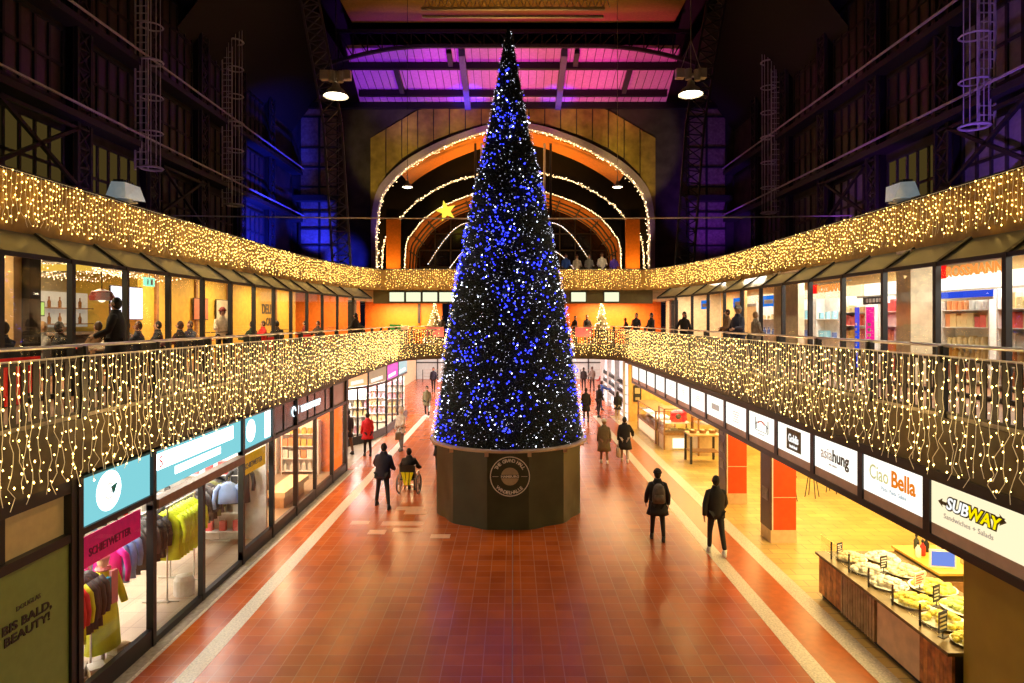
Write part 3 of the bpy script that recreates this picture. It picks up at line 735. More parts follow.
def pendant(x, y, z, label, sc=1.0, top=23.9):
    t = thing('pendant_lamp', label, 'pendant lamp', (x, y, z))
    MB().lathe([(.36*sc, 0), (.345*sc, .04*sc), (.25*sc, .17*sc), (.13*sc, .26*sc), (.1*sc, .38*sc), (.04*sc, .42*sc)], (x, y, z), 20, cap=False).build('reflector', 'lamp', t, smooth=True)
    MB().lathe([(.01, -.03*sc), (.2*sc, -.02*sc), (.3*sc, .02*sc), (.3*sc, .03*sc), (.01, .04*sc)], (x, y, z), 18).build('lens', 'lampglow', t)
    h = MB()
    if sc > .9:
        h.box(x-.42, x+.42, y-.05, y+.05, z+.52, z+.62)
        for dx in (-.32, .32): h.box(x+dx-.12, x+dx+.12, y-.1, y+.1, z+.48, z+.74)
        h.lathe([(.09, 0), (.11, .3)], (x-.1, y-.1, z+.4), 8); h.lathe([(.09, 0), (.11, .3)], (x+.16, y-.1, z+.38), 8)
    h.tube([(x, y, z+.4*sc), (x, y, z+.75*sc)], .03, 6)
    h.build('spotlight_bracket', 'lamp', t)
    c = MB().tube([(x, y, z+.7*sc), (x, y, top)], .014, 5)
    if sc > .9:
        for dx in (-.3, .3): c.tube([(x+dx, y, z+.7), (x, y, z+1.6)], .012, 4)
    c.build('cable', 'black' if x < 0 else 'lamp', t)
    light('SPOT', (x, y, z-.06), 1200*sc, (1, .78, .5), (x, y, 0), .3, spot=130, blend=.8)
pendant(-5.15, 18.7, 12.0, 'white pendant lamp with side spotlights high on the left of the tree')
pendant(5.17, 18.7, 12.05, 'white pendant lamp with side spotlights high on the right of the tree')
pendant(-5.25, 32, 12.1, 'small pendant lamp glowing at the left edge of the great arch', .75)
pendant(5.2, 32, 12.1, 'small pendant lamp glowing at the right edge of the great arch', .75)
def flood(s, label):
    x, y, z = s*9.25, 15.3, 8.3; t = thing('floodlight', label, 'floodlight', (x, y, z))
    MB().add([(x-s*.28-.06, y-.3, z+.06), (x-s*.28+.06, y+.3, z+.06), (x+s*.25, y+.3, z+.12), (x+s*.25, y-.3, z+.12),
              (x-s*.2, y-.3, z+.42), (x-s*.2, y+.3, z+.42), (x+s*.15, y+.26, z+.45), (x+s*.15, y-.26, z+.45)],
             [(0, 1, 2, 3), (7, 6, 5, 4), (0, 4, 5, 1), (1, 5, 6, 2), (2, 6, 7, 3), (3, 7, 4, 0)]).build('housing', mat('flood_shell', (.75, .8, .8), .35, emit=(.6, .75, .8), es=.18), t)
    MB().box(x-.2, x+.2, y-.03, y+.03, z-.02, z+.1).box(x-.3, x+.3, y-.04, y+.04, z-.03, z+.0).build('bracket', 'pale_pipe', t)
    m = MB()
    for i in range(5): m.box(x-.12, x+.12, y-.24+i*.1, y-.2+i*.1, z+.42, z+.5)
    m.build('cooling_fin', 'dark', t)
flood(-1, 'white floodlight standing on the left upper parapet'); flood(1, 'white floodlight standing on the right upper parapet')
# ------------------------------------------------------------------ right hand row of white light-box signs
SX = 6.1
M['signface'] = glow('sign_white', (1, .97, .86), 1.25)
M['signcream'] = glow('sign_cream', (1, .86, .55), 1.0)
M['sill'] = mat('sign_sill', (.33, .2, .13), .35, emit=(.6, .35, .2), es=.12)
ins = {'g': mat('ink_grey', (.12, .11, .09), .5), 'l': mat('ink_light', (.45, .42, .38), .5), 'o': mat('ink_orange', (.55, .16, .01), .5), 'y': mat('ink_lightgreen', (.55, .6, .35), .5),
       'k': mat('ink_black', (.02, .018, .015), .5), 'r': mat('ink_red', (.5, .05, .03), .5), 'b': mat('ink_blue', (.3, .45, .6), .5), 'sy': glow('ink_yellow', (1, .75, .0), 1.0, 'NONE'), 'sw': glow('ink_white', (1, 1, .95), 1.0, 'NONE'), 'd': mat('ink_green', (.08, .08, .03), .5)}
XR = SX-.052
def sign_box(y1, y2, label, faces='signface'):
    t = thing('shop_sign', label, 'sign', (SX, (y1+y2)/2, 2.28), group=None)
    f = MB(); f.box(SX-.05, SX+.1, y1, y2, 3.2, 3.32); f.box(SX-.05, SX+.1, y1, y2, 2.28, 2.4)
    f.box(SX-.05, SX+.1, y1, y1+.08, 2.4, 3.2); f.box(SX-.05, SX+.1, y2-.08, y2, 2.4, 3.2)
    f.build('frame', 'black', t)
    MB().box(SX-.02, SX+.08, y1+.08, y2-.08, 2.57, 3.2).build('face', faces, t)
    MB().box(SX-.02, SX+.08, y1+.08, y2-.08, 2.4, 2.57).build('sill', 'sill', t)  # brown strip: the floor's reflection in the sign, painted as colour
    return t
def emi(n, c, e): b = MATS[n].node_tree.nodes['Principled BSDF']; b.inputs['Emission Color'].default_value = (*c, 1); b.inputs['Emission Strength'].default_value = e
emi('ink_orange', (.85, .25, .01), .6); emi('ink_lightgreen', (.6, .65, .35), .6); emi('ink_light', (.45, .4, .36), .4); emi('ink_blue', (.4, .55, .7), .4); emi('ink_red', (.8, .05, .03), .5)
def rt(m, s, yc, z, size, align='CENTER', bold=0.0, sx=1.0, shear=0.0, dx=0.0):
    return m.text(s, (SX-.024-dx, yc, z), (0, -1, 0), (0, 0, 1), size, align, .003, bold, sx, shear)
signs = ['white light-box sign with the yellow and white SUBWAY lettering, nearest of the row', 'white light-box sign reading Ciao Bella in green and orange', 'white light-box sign reading asiahung in grey',
         'white light-box sign with a dark square logo, beside the asiahung sign', 'white light-box sign with a red and grey bridge drawing', 'white light-box sign with faint lines of small print',
         'white light-box sign with one blurred grey word in its middle']
for i in range(14):
    y2 = 9.42+1.8*i; y1 = y2-(1.8 if i else 2.2)
    lab = signs[i] if i < 7 else 'white light-box sign on the right fascia, %s beyond the blurred grey word' % ORD[i-7]
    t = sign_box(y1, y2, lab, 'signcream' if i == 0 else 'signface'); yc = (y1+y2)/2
    if i == 0:
        yc = 8.6
        m = MB(); rt(m, 'SUB', yc-.03+.02, 2.86, .235, 'RIGHT', .024, 1.05, .25, .0); rt(m, 'WAY', yc+.01, 2.86, .235, 'LEFT', .024, 1.05, .25, .0)
        m.add([(SX-.026, yc-.42, 3.035), (SX-.026, yc-.58, 3.035), (SX-.026, yc-.57, 3.08), (SX-.026, yc-.69, 3.0), (SX-.026, yc-.57, 2.93), (SX-.026, yc-.58, 2.975), (SX-.026, yc-.42, 2.975)], [tuple(range(7))])
        m.add([(SX-.026, yc+.40, 2.89), (SX-.026, yc+.50, 2.89), (SX-.026, yc+.49, 2.85), (SX-.026, yc+.59, 2.92), (SX-.026, yc+.49, 2.98), (SX-.026, yc+.50, 2.94), (SX-.026, yc+.40, 2.94)], [tuple(range(7))])
        m.build('letter_outline', ins['d'], t)
        m = MB(); rt(m, 'SUB', yc-.03+.02, 2.86, .235, 'RIGHT', .004, 1.05, .25, .006); m.build('white_lettering', ins['sw'], t)
        m = MB(); rt(m, 'WAY', yc+.01, 2.86, .235, 'LEFT', .004, 1.05, .25, .006); m.build('yellow_lettering', ins['sy'], t)
        m = MB(); rt(m, 'Sandwiches + Salads', yc, 2.71, .10, sx=1.15); m.build('small_lettering', ins['l'], t)
    elif i == 1:
        m = MB(); rt(m, 'Ciao', yc+.08, 2.83, .34, 'RIGHT', .003, .88); m.build('green_lettering', ins['y'], t)
        m = MB(); rt(m, 'Bella', yc+.02, 2.83, .36, 'LEFT', .01, .92); m.build('orange_lettering', ins['o'], t)
        m = MB(); rt(m, 'Pizza  Pasta  Salate', yc-.05, 2.7, .09); m.build('small_lettering', ins['b'], t)
    elif i == 2:
        m = MB(); rt(m, 'asia', yc+.12, 2.81, .32, 'RIGHT', .002, .98); m.build('light_lettering', ins['l'], t)
        m = MB(); rt(m, 'hung', yc+.12, 2.81, .32, 'LEFT', .009, .98); m.build('bold_lettering', ins['g'], t)
        m = MB(); rt(m, 'asia cuisine', yc+.1, 2.71, .07); m.build('small_lettering', ins['l'], t)
    elif i == 3:
        MB().box(SX-.03, SX-.02, yc-.35, yc+.35, 2.66, 3.12).build('logo_square', ins['d'], t)
        m = MB(); rt(m, 'Goldis', yc, 2.84, .24, bold=.006, sx=.8, dx=.01); rt(m, 'fresh food', yc, 2.72, .09, bold=.004, dx=.01); m.build('lettering', ins['sw'], t)
    elif i == 4:
        g = MB()
        for dy in (-.4, .4): g.box(SX-.03, SX-.02, yc+dy-.012, yc+dy+.012, 2.78, 3.08); g.box(SX-.03, SX-.02, yc+dy*.8-.01, yc+dy*.8+.01, 2.8, 2.97)
        P = [(SX-.026, yc-.4+.8*k/16, 2.90+.12*math.sin(pi*k/16)) for k in range(17)]; g.tube(P, .010, 4); g.box(SX-.03, SX-.02, yc-.4, yc+.4, 2.765, 2.775); g.box(SX-.03, SX-.02, yc-.2, yc+.2, 2.69, 2.70)
        g.build('bridge_drawing', ins['g'], t)
        MB().tube([(SX-.035, yc-.2+.4*k/8, 2.955+.06*math.sin(pi*k/8)) for k in range(9)], .012, 4).build('red_arc', ins['r'], t)
    elif i == 6:
        g = MB()
        for k in range(6): g.box(SX-.03, SX-.02, yc-.35+k*.12, yc-.27+k*.12, 2.8, 2.97)
        g.build('blurred_word', ins['l'], t)
    else:
        g = MB()
        for k in range(3 if i != 5 else 5): l_ = R.uniform(.12, .3); g.box(SX-.03, SX-.02, yc-l_, yc+l_, 2.98-k*.065, 2.995-k*.065)
        g.build('small_print', ins['l'], t)
trim(MB().box(6.02, 6.28, 3.5, 34.6, 3.2, 3.36), 'brown')
# ------------------------------------------------------------------ left shop front
LX = -6.1
def lt(m, s, y, z, size, align='CENTER', bold=0.0, sx=1.0, x=-6.07, shear=0.0):
    return m.text(s, (x, y, z), (0, 1, 0), (0, 0, 1), size, align, .004, bold, sx, shear)
dN = [0]
def shop_window(ya, yb, z0=.3, z1=2.47, mull=(), label=None):
    winN[0] += 1; f = MB()
    f.box(LX-.06, LX+.06, ya, ya+.1, 0, 3.3); f.box(LX-.05, LX+.05, ya, yb, z1, z1+.09); f.box(LX-.06, LX+.04, ya, yb, .0, z0)
    for y in mull: f.box(LX-.05, LX+.05, y-.05, y+.05, 0, z1)
    o = st(f, 'window_%d' % winN[0], 'black')
    MB().add([(LX, ya+.1, z0), (LX, yb, z0), (LX, yb, z1), (LX, ya+.1, z1)], [(0, 1, 2, 3)]).build('pane', 'glass', o)
    return o
shop_window(8.95, 10.8); shop_window(14.4, 16.2); shop_window(16.2, 18, mull=()); shop_window(18, 21.6, mull=(19.8,)); shop_window(21.6, 23.4)
o = shop_window(10.8, 14.4, .12, 2.3, (12.6,))
MB().box(LX-.08, LX+.1, 10.9, 14.4, 2.3, 2.46).build('awning_box', mat('door_header', (.25, .15, .1), .5), o)
st(MB().box(LX-.1, LX+.06, 23.35, 23.5, 0, 3.3), 'trim_corner', 'black')
# hoarding bottom left
hd = thing('hoarding', 'olive shop hoarding reading BIS BALD, BEAUTY! at the near left corner', 'hoarding', (LX, 6.5, 0))
MB().box(LX-.1, LX+.0, 3.5, 8.88, 0, 2.44).build('board', mat('hoarding_green', (.26, .38, .10), .55, var=.08), hd)
MB().box(LX-.12, LX+.03, 3.5, 8.95, 2.44, 2.56).box(LX-.12, LX+.04, 8.83, 9.05, 0, 3.3).box(LX-.12, LX+.03, 3.5, 8.95, 3.12, 3.3).build('frame', 'black', hd)
m = MB(); lt(m, 'BIS BALD,', 8.5, 1.715, .15, 'RIGHT', .004, 1.32, LX+.006); lt(m, 'BEAUTY!', 8.47, 1.565, .15, 'RIGHT', .004, 1.32, LX+.006); m.build('lettering', ins['k'], hd)
m = MB(); lt(m, 'DOUGLAS', 8.3, 1.92, .085, 'RIGHT', 0, 1.05, LX+.006); m.build('thin_lettering', ins['g'], hd)
tw = st(MB().box(LX-.06, LX-.02, 3.5, 5.2, 2.56, 3.12).box(LX-.06, LX-.02, 7.0, 7.15, 2.56, 3.12).box(LX-.06, LX-.02, 5.2, 5.3, 2.56, 3.12).box(LX-.06, LX-.02, 7.6, 7.75, 2.56, 3.12), 'window_transom', 'brown')
MB().box(LX-.1, LX-.07, 3.5, 8.85, 2.56, 3.12).build('pane', mat('transom_glow', (.4, .28, .12), .3, emit=(.8, .5, .15), es=.10), tw)
# cyan sports shop signs
M['cyan'] = glow('cyan_panel', (.22, .62, .68), .95)
M['cyanw'] = glow('cyan_white', (.9, 1, 1), 3.2)
def left_sign(ya, yb, label, face, depth=.04):
    t = thing('shop_sign', label, 'sign', (LX, (ya+yb)/2, 2.55))
    MB().box(LX-.08, LX+.0, ya+.1, yb, 2.56, 3.28).build('face', face, t)
    f = MB(); f.box(LX-.08, LX+depth, ya+.02, ya+.1, 2.5, 3.34); f.box(LX-.08, LX+depth, ya, yb, 3.26, 3.34); f.build('frame', mat('sign_frame_blue', (.03, .12, .2), .3) if 'pale blue' in label else 'black', t)
    return t
def disc(m, x, yc, zc, r, n=28):
    m.add([(x, yc+r*math.cos(2*pi*i/n), zc+r*math.sin(2*pi*i/n)) for i in range(n)], [tuple(range(n))])
t = left_sign(8.95, 10.8, 'pale blue light-box sign with a round white G logo, over the pink banner', 'cyan')
m = MB(); disc(m, LX+.006, 9.7, 2.93, .30); m.build('logo_disc', 'cyanw', t)
m = MB(); m.tube([(LX+.012, 9.7+.24*math.cos(a*pi/15), 2.93+.24*math.sin(a*pi/15)) for a in range(31)], .006, 4); m.build('logo_ring', ins['g'], t)
m = MB(); lt(m, 'G', 9.68, 2.80, .36, 'CENTER', 0, .9, LX+.010); m.build('logo_letter', mat('ink_pale', (.75, .78, .78), .5, emit=(.85, .9, .9), es=.7), t)
MB().add([(LX+.018, 9.72, 2.98), (LX+.018, 9.9, 3.02), (LX+.018, 9.8, 2.84)], [(0, 2, 1)]).build('logo_wedge', mat('ink_teal', (.02, .3, .42), .4), t)
t = left_sign(10.8, 14.4, 'wide pale blue sign with glowing white lettering over the shop doors', 'cyan')
m = MB(); m.box(LX, LX+.01, 11.0, 14.0, 2.92, 3.2); m.box(LX, LX+.01, 11.6, 13.4, 2.72, 2.86); m.build('glow_plate', 'cyanw', t)
m = MB(); lt(m, 'CHIETWETTER', 12.62, 2.96, .27, 'CENTER', .0, 1.1, LX+.014); lt(m, 'HAMBURG', 12.5, 2.75, .12, x=LX+.014); m.build('lettering', 'ink_pale', t)
m = MB(); lt(m, 'S', 11.12, 2.96, .27, 'CENTER', .0, 1.1, LX+.014); m.build('red_letter', ins['r'], t)
t = left_sign(14.4, 16.2, 'pale blue sign with a white disc, over the yellow banner', 'cyan')
m = MB(); disc(m, LX+.006, 14.95, 2.93, .26); m.box(LX, LX+.006, 15.8, 16.15, 2.6, 3.24); m.build('logo_disc', 'cyanw', t)
m = MB(); lt(m, 'G', 14.95, 2.82, .26, 'CENTER', .0, .9, LX+.012); m.build('logo_letter', 'ink_pale', t)
t = left_sign(16.2, 21.6, 'black fascia with the white lettering THE BODY SHOP', mat('fascia_gloss', (.006, .007, .02), .2, spec=.25), .02)
m = MB(); lt(m, 'THE BODY SHOP', 18.45, 2.86, .25, 'LEFT', .01, .97, LX+.02); m.box(LX+.01, LX+.02, 18.2, 18.25, 2.84, 3.08); m.tube([(LX+.02, 17.85+.13*math.cos(a*pi/8), 2.96+.13*math.sin(a*pi/8)) for a in range(13)], .018, 4)
m.build('lettering', glow('body_letter', (.8, .95, 1), 2.2), t)
mb = MB()
for y in (17.1, 18, 19.1, 19.8, 20.9): mb.box(LX, LX+.02, y-.03, y+.03, 2.55, 3.26)
mb.build('divider', 'black', t)
t = left_sign(21.6, 23.4, 'brown glass fascia pane beside the body care shop corner', mat('brown_glass', (.16, .12, .08), .3), .02)
# hanging banners
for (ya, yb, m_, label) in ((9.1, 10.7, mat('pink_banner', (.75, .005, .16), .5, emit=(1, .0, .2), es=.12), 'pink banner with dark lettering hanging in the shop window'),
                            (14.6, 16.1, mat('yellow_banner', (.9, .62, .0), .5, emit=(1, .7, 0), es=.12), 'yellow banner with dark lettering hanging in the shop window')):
    t = thing('hanging_banner', label, 'banner', (-6.2, (ya+yb)/2, 1.9))
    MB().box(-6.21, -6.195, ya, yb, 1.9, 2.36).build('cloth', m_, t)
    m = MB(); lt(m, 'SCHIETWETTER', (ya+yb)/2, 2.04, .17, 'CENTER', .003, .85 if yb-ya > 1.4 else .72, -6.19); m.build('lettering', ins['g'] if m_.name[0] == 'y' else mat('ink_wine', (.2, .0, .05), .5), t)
# curved far left shop front
CV = [(-8.8, 27.7), (-7.2, 27.9), (-6.55, 29.0), (-6.15, 31.2), (-6.1, 34), (-6.1, 36.9)]
sg = [('periwinkle', (.12, .2, .85), 'blue and white'), ('peach', (.85, .5, .25), 'peach'), ('taupe', (.3, .25, .16), 'taupe'), ('purple', (.6, .03, .55), 'magenta and white'), ('teal', (.15, .45, .55), 'pale teal')]
for i, (a, b) in enumerate(zip(CV, CV[1:])):
    winN[0] += 1; f = MB(); f.bar((a[0], a[1], 0), (a[0], a[1], 3.3), .1); f.bar((a[0], a[1], 2.5), (b[0], b[1], 2.5), .09); f.bar((a[0], a[1], .18), (b[0], b[1], .18), .08, .36)
    mx_, my_ = (a[0]+b[0])/2, (a[1]+b[1])/2; f.bar((mx_, my_, 0), (mx_, my_, 2.5), .07)
    o = st(f, 'window_%d' % winN[0], 'black')
    MB().add([(a[0], a[1], .3), (b[0], b[1], .3), (b[0], b[1], 2.5), (a[0], a[1], 2.5)], [(0, 1, 2, 3)]).build('pane', 'glass', o)
    t = thing('shop_sign', '%s sign panel over the curved far left shop front' % sg[i][2], 'sign', (a[0], a[1], 2.56))
    d = (Vector(b)-Vector(a)).normalized(); a2 = Vector(a)+d*.1; b2 = Vector(b)-d*.05; e = d.orthogonal()*0
    MB().bar((a2.x, a2.y, 2.92), (b2.x, b2.y, 2.92), .05, .7).build('face', mat('far_sign_'+sg[i][0], sg[i][1], .4, emit=sg[i][1], es=.8), t)
    nn = Vector((d.y, -d.x))*.03
    q0 = a2+(b2-a2)*.1+nn; q1 = a2+(b2-a2)*.75+nn
    MB().bar((q0.x, q0.y, 2.72), (q1.x, q1.y, 2.78), .03, .16).build('stripe', mat('far_white', (.9, .9, .9), .4, emit=(1, 1, 1), es=.7), t)
# far shop front
winN[0] += 1
f = MB()
for x in range(-9, 10, 2): f.box(x-.05, x+.05, 59.7, 59.8, 0, 2.4)
f.box(-9, 9, 59.7, 59.8, 1.5, 1.6)
o = st(f, 'window_%d' % winN[0], 'dark'); MB().box(-9, 9, 59.85, 59.9, 0, 2.2).build('pane', mat('far_shop', (.4, .42, .42), .3, emit=(.7, .7, .65), es=.35), o)
trim(MB().box(-9, 9, 59.5, 59.9, 2.2, 3.4), mat('far_cove', (1, 1, 1), .5, emit=(1, .97, .9), es=1.6))
bar = thing('barrier', 'steel crowd barrier in front of the far shop front', 'barrier', (0, 57, 0))
for x in range(-8, 9, 2): MB().box(x-.03, x+.03, 56.97, 57.03, 0, 1.1).build('post', 'dark', bar)
for z in (.5, .8, 1.08): MB().box(-8, 8, 56.98, 57.02, z-.02, z+.02).build('rail', 'steel', bar)
# showcase wall on the right beyond the signs
sc_ = thing('showcase', 'tall white lit showcase wall with rows of bottles beyond the food hall', 'showcase', (6.15, 39.5, 0))
MB().box(6.28, 6.5, 35.2, 44, 0, 3.3).build('back_panel', mat('showcase_white', (.9, .93, .95), .4, emit=(.85, .92, 1), es=.7), sc_)
mat('showcase_grey', (.5, .52, .52), .4)
MB().box(6.0, 6.09, 34.9, 35.18, 0, 3.3).build('upright', 'showcase_grey', sc_)
for y in (38, 41, 44): MB().box(6.0, 6.3, y-.05, y+.05, 0, 3.3).build('upright', 'showcase_grey', sc_)
for z in (.4, .9, 1.4, 1.9): MB().box(6.02, 6.3, 35.2, 44, z-.02, z).build('shelf', 'showcase_grey', sc_)
bt = MB().lathe([(.05, 0), (.055, .18), (.02, .24), (.02, .3)], (0, 0, 0), 8)
first = None
for z in (.9, 1.4, 1.9):
    for k in range(20):
        y = 35.5+k*.42
        if first is None: first = bt.build('bottle', mat('bottle_dark', (.05, .07, .08), .2), label='small dark bottle on the shelves of the white showcase', cat='bottle', group='bottles in the white showcase', loc=(0, 0, 0)); first.location = (6.15, y, z); prev = first
        else: c = first.copy(); C.objects.link(c); c.location = (6.15, y, z)
# ------------------------------------------------------------------ food counter bottom right
ct = thing('food_counter', 'long salad counter with wood, ribbed and beige front panels at the lower right', 'counter', (6.8, 10.7, 0))
MB().box(6.12, 6.9, 8.9, 12.78, .1, .84).build('body', 'brown', ct)
MB().box(6.15, 6.9, 8.9, 12.78, 0, .1).build('plinth', 'black', ct)
wd = mat('dark_plank', (.42, .15, .04), .4, var=.6, scale=7)
wd2 = mat('dark_plank_light', (.62, .26, .07), .4, var=.5, scale=5)
for ya, yb in ((11.9, 12.78), (8.9, 9.62)):
    m = MB()
    for k in range(8): q = (yb-ya)/8; m.mi(R.choice((0, 0, 1))); m.box(6.08, 6.12, ya+k*q+.004, ya+k*q+q-.004, .1, .84)
    m.build('wood_panel', [wd, wd2], ct)
m = MB()
for i in range(13): m.box(6.05, 6.12, 10.78+i*.087, 10.825+i*.087, .1, .84)
m.build('ribbed_panel', mat('ribbed', (.5, .36, .22), .5, var=.3), ct)
MB().box(6.08, 6.12, 9.62, 10.74, .1, .84).build('beige_panel', mat('beige_panel', (.7, .5, .34), .45), ct)
MB().box(6.02, 7.6, 8.9, 12.82, .84, .89).build('worktop', mat('counter_top', (.16, .11, .05), .25), ct)
m = MB()
for y in (9.7, 10.4, 11.1, 11.75, 12.4): MB().tube([(6.14, y, .89), (6.14, y, 1.22)], .018, 6).build('glass_post', 'black', ct)
MB().box(6.12, 6.13, 9.2, 12.78, .98, 1.24).build('sneeze_guard', mat('guard', (1, 1, 1), .1) and glass('guard_glass', (.97, .97, .93), .08), ct)
plates = [(6.5, 12.35, .27, 'cream'), (7.1, 12.35, .3, 'pale'), (6.48, 11.75, .28, 'pale'), (7.12, 11.7, .33, 'cream'), (6.5, 11.12, .3, 'pale'), (7.18, 11.0, .36, 'yellow'), (6.52, 10.45, .33, 'yellow'), (7.22, 10.2, .38, 'lime'), (6.55, 9.75, .33, 'yellow'), (7.22, 9.45, .3, 'pale'), (6.5, 9.15, .24, 'yellow')]
fc = {'cream': (.85, .7, .42), 'pale': (.9, .85, .68), 'yellow': (.8, .68, .12), 'lime': (.62, .75, .2)}
for i, (x, y, r, c) in enumerate(plates):
    t = thing('food_platter', 'round platter heaped with %s food on the salad counter, %s from the far end' % (c, ORD[i]), 'platter', (x, y, .89), group='platters on the salad counter')
    MB().lathe([(r*.6, 0), (r, .035), (r*1.02, .045), (r*.9, .035), (.01, .03)], (x, y, .89), 24).build('plate', mat('plate_white', (.85, .83, .78), .25), t)
    m = MB()
    for k in range(46):
        a = R.uniform(0, 2*pi); q = r*.88*math.sqrt(R.random()); b = R.uniform(.04, .075); m.ball((x+q*math.cos(a), y+q*math.sin(a), .93+.12*(1-q/r)), b, b*R.uniform(.6, 1), b*.6, 7, 4)
    m.build('food', mat('food_'+c, fc[c], .5, var=.3, scale=30), t, smooth=True, kind='stuff')
def card(x, y, z, rz, w, h, m_, label, cm_='white'):
    t = thing('menu_card', label, 'menu card', (x, y, z), rz, local=True)
    MB().box(-.06, .06, -.04, .04, 0, .012).tube([(0, 0, 0), (0, 0, .1)], .008, 5).build('stand', 'black', t)
    MB().box(-w/2, w/2, -.006, .006, .08, .08+h).build('card', m_, t)
    m = MB()
    for k in range(4): m.box(-w*.4, w*R.uniform(.15, .4), -.009, -.006, .08+h*(.15+.2*k), .08+h*(.24+.2*k))
    m.build('print', cm_, t)
card(6.35, 12.5, .89, .5, .16, .2, 'dark', 'small dark menu card at the far end of the salad counter')
card(6.6, 11.45, 1.0, .4, .17, .22, 'dark', 'black menu card with white print between the pale platters')
card(6.8, 10.75, 1.0, .5, .3, .2, 'white', 'white menu card with red print on the salad counter', 'red')
card(6.65, 10.1, 1.0, .5, .18, .26, 'dark', 'black menu card with white print beside the yellow platters')
card(6.25, 9.35, .89, .5, .22, .3, mat('navy_card', (.02, .03, .12), .5), 'navy patterned menu card at the near end of the salad counter')
bc = thing('back_counter', 'back counter with ochre top behind the salad platters', 'counter', (8.3, 12.2, 0))
MB().box(7.65, 9.3, 11.55, 12.9, 0, .92).build('body', mat('back_body', (.1, .06, .03), .5), bc)
MB().box(7.62, 9.35, 11.5, 12.95, .92, .96).build('top', mat('ochre_top', (.7, .42, .06), .3), bc)
for k in range(3): MB().box(7.75+k*.5, 8.15+k*.5, 11.5, 11.55, .35, .8).build('shelf_opening', 'wood', bc)
t = thing('tablet', 'blue-lit tablet screen standing on the back counter', 'tablet', (7.85, 11.75, .96), -.2, local=True)
MB().box(-.22, .22, -.02, .02, .02, .34).build('frame', 'white', t); MB().box(-.19, .19, -.026, -.02, .05, .31).build('screen', glow('screen_blue', (.2, .3, .8), .9), t)
for i, (x, y, c) in enumerate([(7.75, 12.3, 'white_paint'), (7.9, 12.4, 'red_paint'), (8.1, 12.6, 'black_metal'), (8.25, 12.3, 'oak_wood'), (8.4, 12.0, 'steel'), (8.5, 11.75, 'black_metal'), (8.0, 12.75, 'green_cloth'), (8.35, 12.6, 'cream_paint')]):
    t = thing('sauce_bottle', ['white', 'red', 'tall black', 'brown', 'steel', 'black pump', 'green', 'cream'][i]+' bottle on the back counter of the salad bar', 'bottle', (x, y, .96), group='bottles on the back counter')
    MB().lathe([(.045, 0), (.05, .02), (.05, .17), (.02, .22), (.018, .26)], (x, y, .96), 12).build('bottle_body', c, t, smooth=True)
    MB().lathe([(.024, .25), (.024, .29), (.01, .31)], (x, y, .96), 10).build('cap', 'black', t)
# ------------------------------------------------------------------ columns and stalls of the food hall
for i, (y0, x0) in enumerate(((15.85, 6.36), (19.2, 6.36))):
    w_ = .62
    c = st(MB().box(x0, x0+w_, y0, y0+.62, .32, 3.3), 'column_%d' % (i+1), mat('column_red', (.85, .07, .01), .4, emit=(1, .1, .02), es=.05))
    MB().box(x0-.01, x0+w_+.01, y0-.01, y0+.63, 0, .32).build('base', mat('column_base', (.7, .5, .3), .5), c)
    MB().box(x0-.02, x0+.02, y0-.012, y0+.63, .32, 3.3).build('brown_side', mat('column_brown', (.08, .03, .015), .4), c)
    MB().box(x0+.02, x0+.05, y0-.014, y0-.0, .32, 3.3).build('steel_strip', 'white', c)
    m = MB()
    for k in range(1 if i == 0 else 3): m.box(x0-.03, x0-.02, y0+.15, y0+.5, 1.0+k*.5, 1.3+k*.5)
    m.build('sign_plate', 'concrete', c)
    MB().box(x0+.05, x0+w_, y0-.013, y0-.01, 1.12, 1.135).build('joint', 'cream', c)
def case(label, x0, x1, y0, y1, h, hg, front_y=True):
    t = thing('display_case', label, 'display case', ((x0+x1)/2, (y0+y1)/2, 0))
    MB().box(x0, x1, y0, y1, 0, h-.12).build('base', mat('case_base', (.75, .6, .4), .5), t)
    f = MB()
    for x in (x0, x1):
        for y in (y0, y1): f.box(x-.03, x+.03, y-.03, y+.03, 0, hg)
    f.box(x0-.05, x1+.05, y0-.05, y1+.05, h-.12, h); f.box(x0-.03, x1+.03, y0-.03, y1+.03, hg-.04, hg)
    f.build('frame', 'wood', t)
    MB().box(x0, x1, y0-.02, y0-.01, h, hg).box(x0-.02, x0-.01, y0, y1, h, hg).build('glass_screen', 'glass', t)
    MB().box(x0+.05, x1-.05, y0+.03, y1-.03, h+.35, h+.37).build('shelf', 'white', t)
    return t
c1 = case('long lit bakery display case slanting along the far right walkway', 6.35, 7.2, 28.6, 32.6, .72, 1.45)
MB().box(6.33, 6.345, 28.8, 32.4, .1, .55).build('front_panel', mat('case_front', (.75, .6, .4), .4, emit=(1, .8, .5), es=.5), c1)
c2 = case('tall lit display case with a red item beside the pastry table', 6.4, 7.6, 27.2, 28.2, .75, 1.75)
MB().box(6.75, 7.25, 27.15, 27.18, .08, .5).build('light_panel', glow('case_light', (1, .85, .55), 1.6), c2)
c3 = case('glass pastry cabinet standing behind the dark table', 7.5, 9.3, 26.0, 27.0, .9, 1.5)
